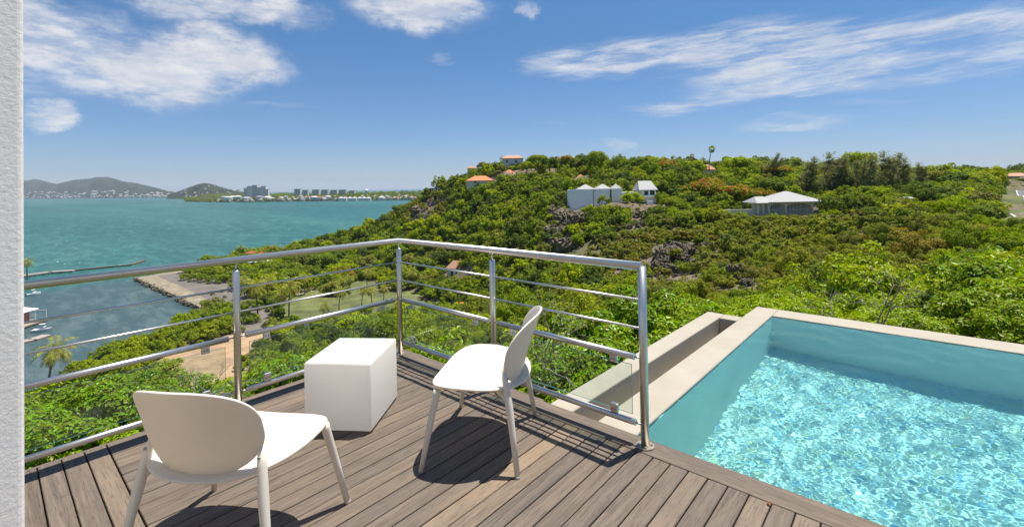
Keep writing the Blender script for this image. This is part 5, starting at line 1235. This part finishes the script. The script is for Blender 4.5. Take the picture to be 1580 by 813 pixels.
# ------------------------------------------------------------------ small things on the deck
FLW = plain('dried_orange_petals', (.30, .08, .015), .8); WEEDM = plain('weed_leaves', (.10, .17, .015), .7)
def petals(px_, py_, lab):
    p = onz(px_, py_, .0); e = empty('dried_flower', (p[0], p[1], .001)); rr = random.Random(px_)
    for k in range(6):
        a = rr.random()*6.28; r_ = rr.uniform(.004, .012); bm = bmesh.new()
        v = [bm.verts.new((math.cos(a+t_)*r_*q, math.sin(a+t_)*r_*q, h)) for t_, q, h in ((0, .1, .002), (.5, 1, .006+rr.random()*.006), (0, 1.5, .004), (-.5, 1, .008))]; bm.faces.new(v); bm_obj('petal', bm, FLW, e)
    tag(e, lab, 'flower')
petals(1187, 778, 'dried orange blossom on the plank ends by the pool'); petals(963, 685, 'dried orange blossom beside the end post')
for px_, py_, lab in ((117, 790, 'green weed sprouting from the left plank gap'), (160, 778, 'tiny green weed in the plank gap near the chair leg')):
    p = onz(px_, py_, 0); y_ = round((p[1]+2.005)/PITCH)*PITCH-2.005; e = empty('weed', (p[0], y_, -.002)); rr = random.Random(px_)
    for k in range(10):
        bm = bmesh.new(); x_ = rr.uniform(-.05, .05); h = rr.uniform(.004, .014); w = rr.uniform(.002, .005); a = rr.uniform(-.006, .006)
        v = [bm.verts.new(q) for q in ((x_-w, 0, -.004), (x_+w, .001, -.004), (x_+w*1.5, a, h*.7), (x_, a*1.6, h))]; bm.faces.new(v); bm_obj('leaf', bm, WEEDM, e)
    tag(e, lab, 'weed')

# ------------------------------------------------------------------ haze
HAZE = 4.2e-5
if HAZE:
    hz = bpy.data.materials.new('haze_air'); hz.use_nodes = True; t = NT(hz.node_tree); t.n.clear()
    v = t.new('ShaderNodeVolumePrincipled'); v.inputs['Color'].default_value = (.72, .85, 1.0, 1); v.inputs['Density'].default_value = HAZE; v.inputs['Anisotropy'].default_value = .0
    t.l.new(v.outputs[0], t.new('ShaderNodeOutputMaterial').inputs['Volume'])
    hb = box('haze', -24100, 24100, -24100, 24100, min(float(ZZ.min()), SEAZ-5)-1, 345, hz); tag(hb, 'thin blue sea haze filling the air over the bay', kind='stuff')

# ------------------------------------------------------------------ labels that single out the repeats
bpy.context.view_layer.update()
ONES = 'first second third fourth fifth sixth seventh eighth ninth tenth eleventh twelfth thirteenth fourteenth fifteenth sixteenth seventeenth eighteenth nineteenth'.split()
TENS = {2: 'twenty', 3: 'thirty', 4: 'forty'}
def ordinal(n): return ONES[n-1] if n < 20 else (TENS[n//10]+('th' if n % 10 == 0 else '-'+ONES[n % 10-1])).replace('yth', 'ieth')
CW = [(480, 'left of the lawn'), (620, 'left of the corner post'), (760, 'right of the corner post'), (870, 'left of the villa'), (1015, 'under the white villa'), (1160, 'between villa and pavilion'), (1270, 'under the pavilion house'), (1420, 'under the casuarinas'), (1e9, 'at the right edge')]
RW_ = [(275, 'on the crest'), (300, 'just under the crest'), (325, 'level with the villa'), (350, 'below villa level'), (380, 'high on the slope'), (410, 'mid slope'), (440, 'lower slope'), (475, 'low down'), (510, 'beyond the railing'), (1e9, 'nearest the deck')]
byl = {}
for o in list(COL.objects):
    if o.parent is None and 'label' in o.keys() and 'category' in o.keys(): byl.setdefault(o['label'], []).append(o)
pools = {}
for lab, obs in byl.items():
    if len(obs) < 2: continue
    if len(obs) <= 16:
        for k, o in enumerate(sorted(obs, key=lambda q: proj(np.array(q.matrix_world.translation))[0])): o['label'] = '%s, %s from left' % (lab, ordinal(k+1))
    else:
        w = [q for q in lab.split() if q in ('bush', 'tree', 'palm', 'house')]; first = {'low': 'low olive', 'glossy': 'glossy hedge', 'dense': 'dense mangrove'}.get(lab.split()[0], ' '.join(lab.split()[:2]) if lab.split()[1] not in ('bush', 'tree') else lab.split()[0])
        pools.setdefault(first+' '+(w[0] if w else obs[0]['category']), []).extend(obs)
for short, obs in pools.items():
    cells = {}
    for o in obs:
        X_, Y_, _ = proj(np.array(o.matrix_world.translation)); cw = next(i for i, q in enumerate(CW) if X_ < q[0]); rw = next(i for i, q in enumerate(RW_) if Y_ < q[0]); cells.setdefault((cw, rw), []).append((X_, o))
    for (cw, rw), os_ in cells.items():
        for k, (_, o) in enumerate(sorted(os_, key=lambda q: q[0])):
            o['label'] = '%s %s %s' % (short, RW_[rw][1], CW[cw][1])+(', %s from left' % ordinal(k+1) if len(os_) > 1 else '')
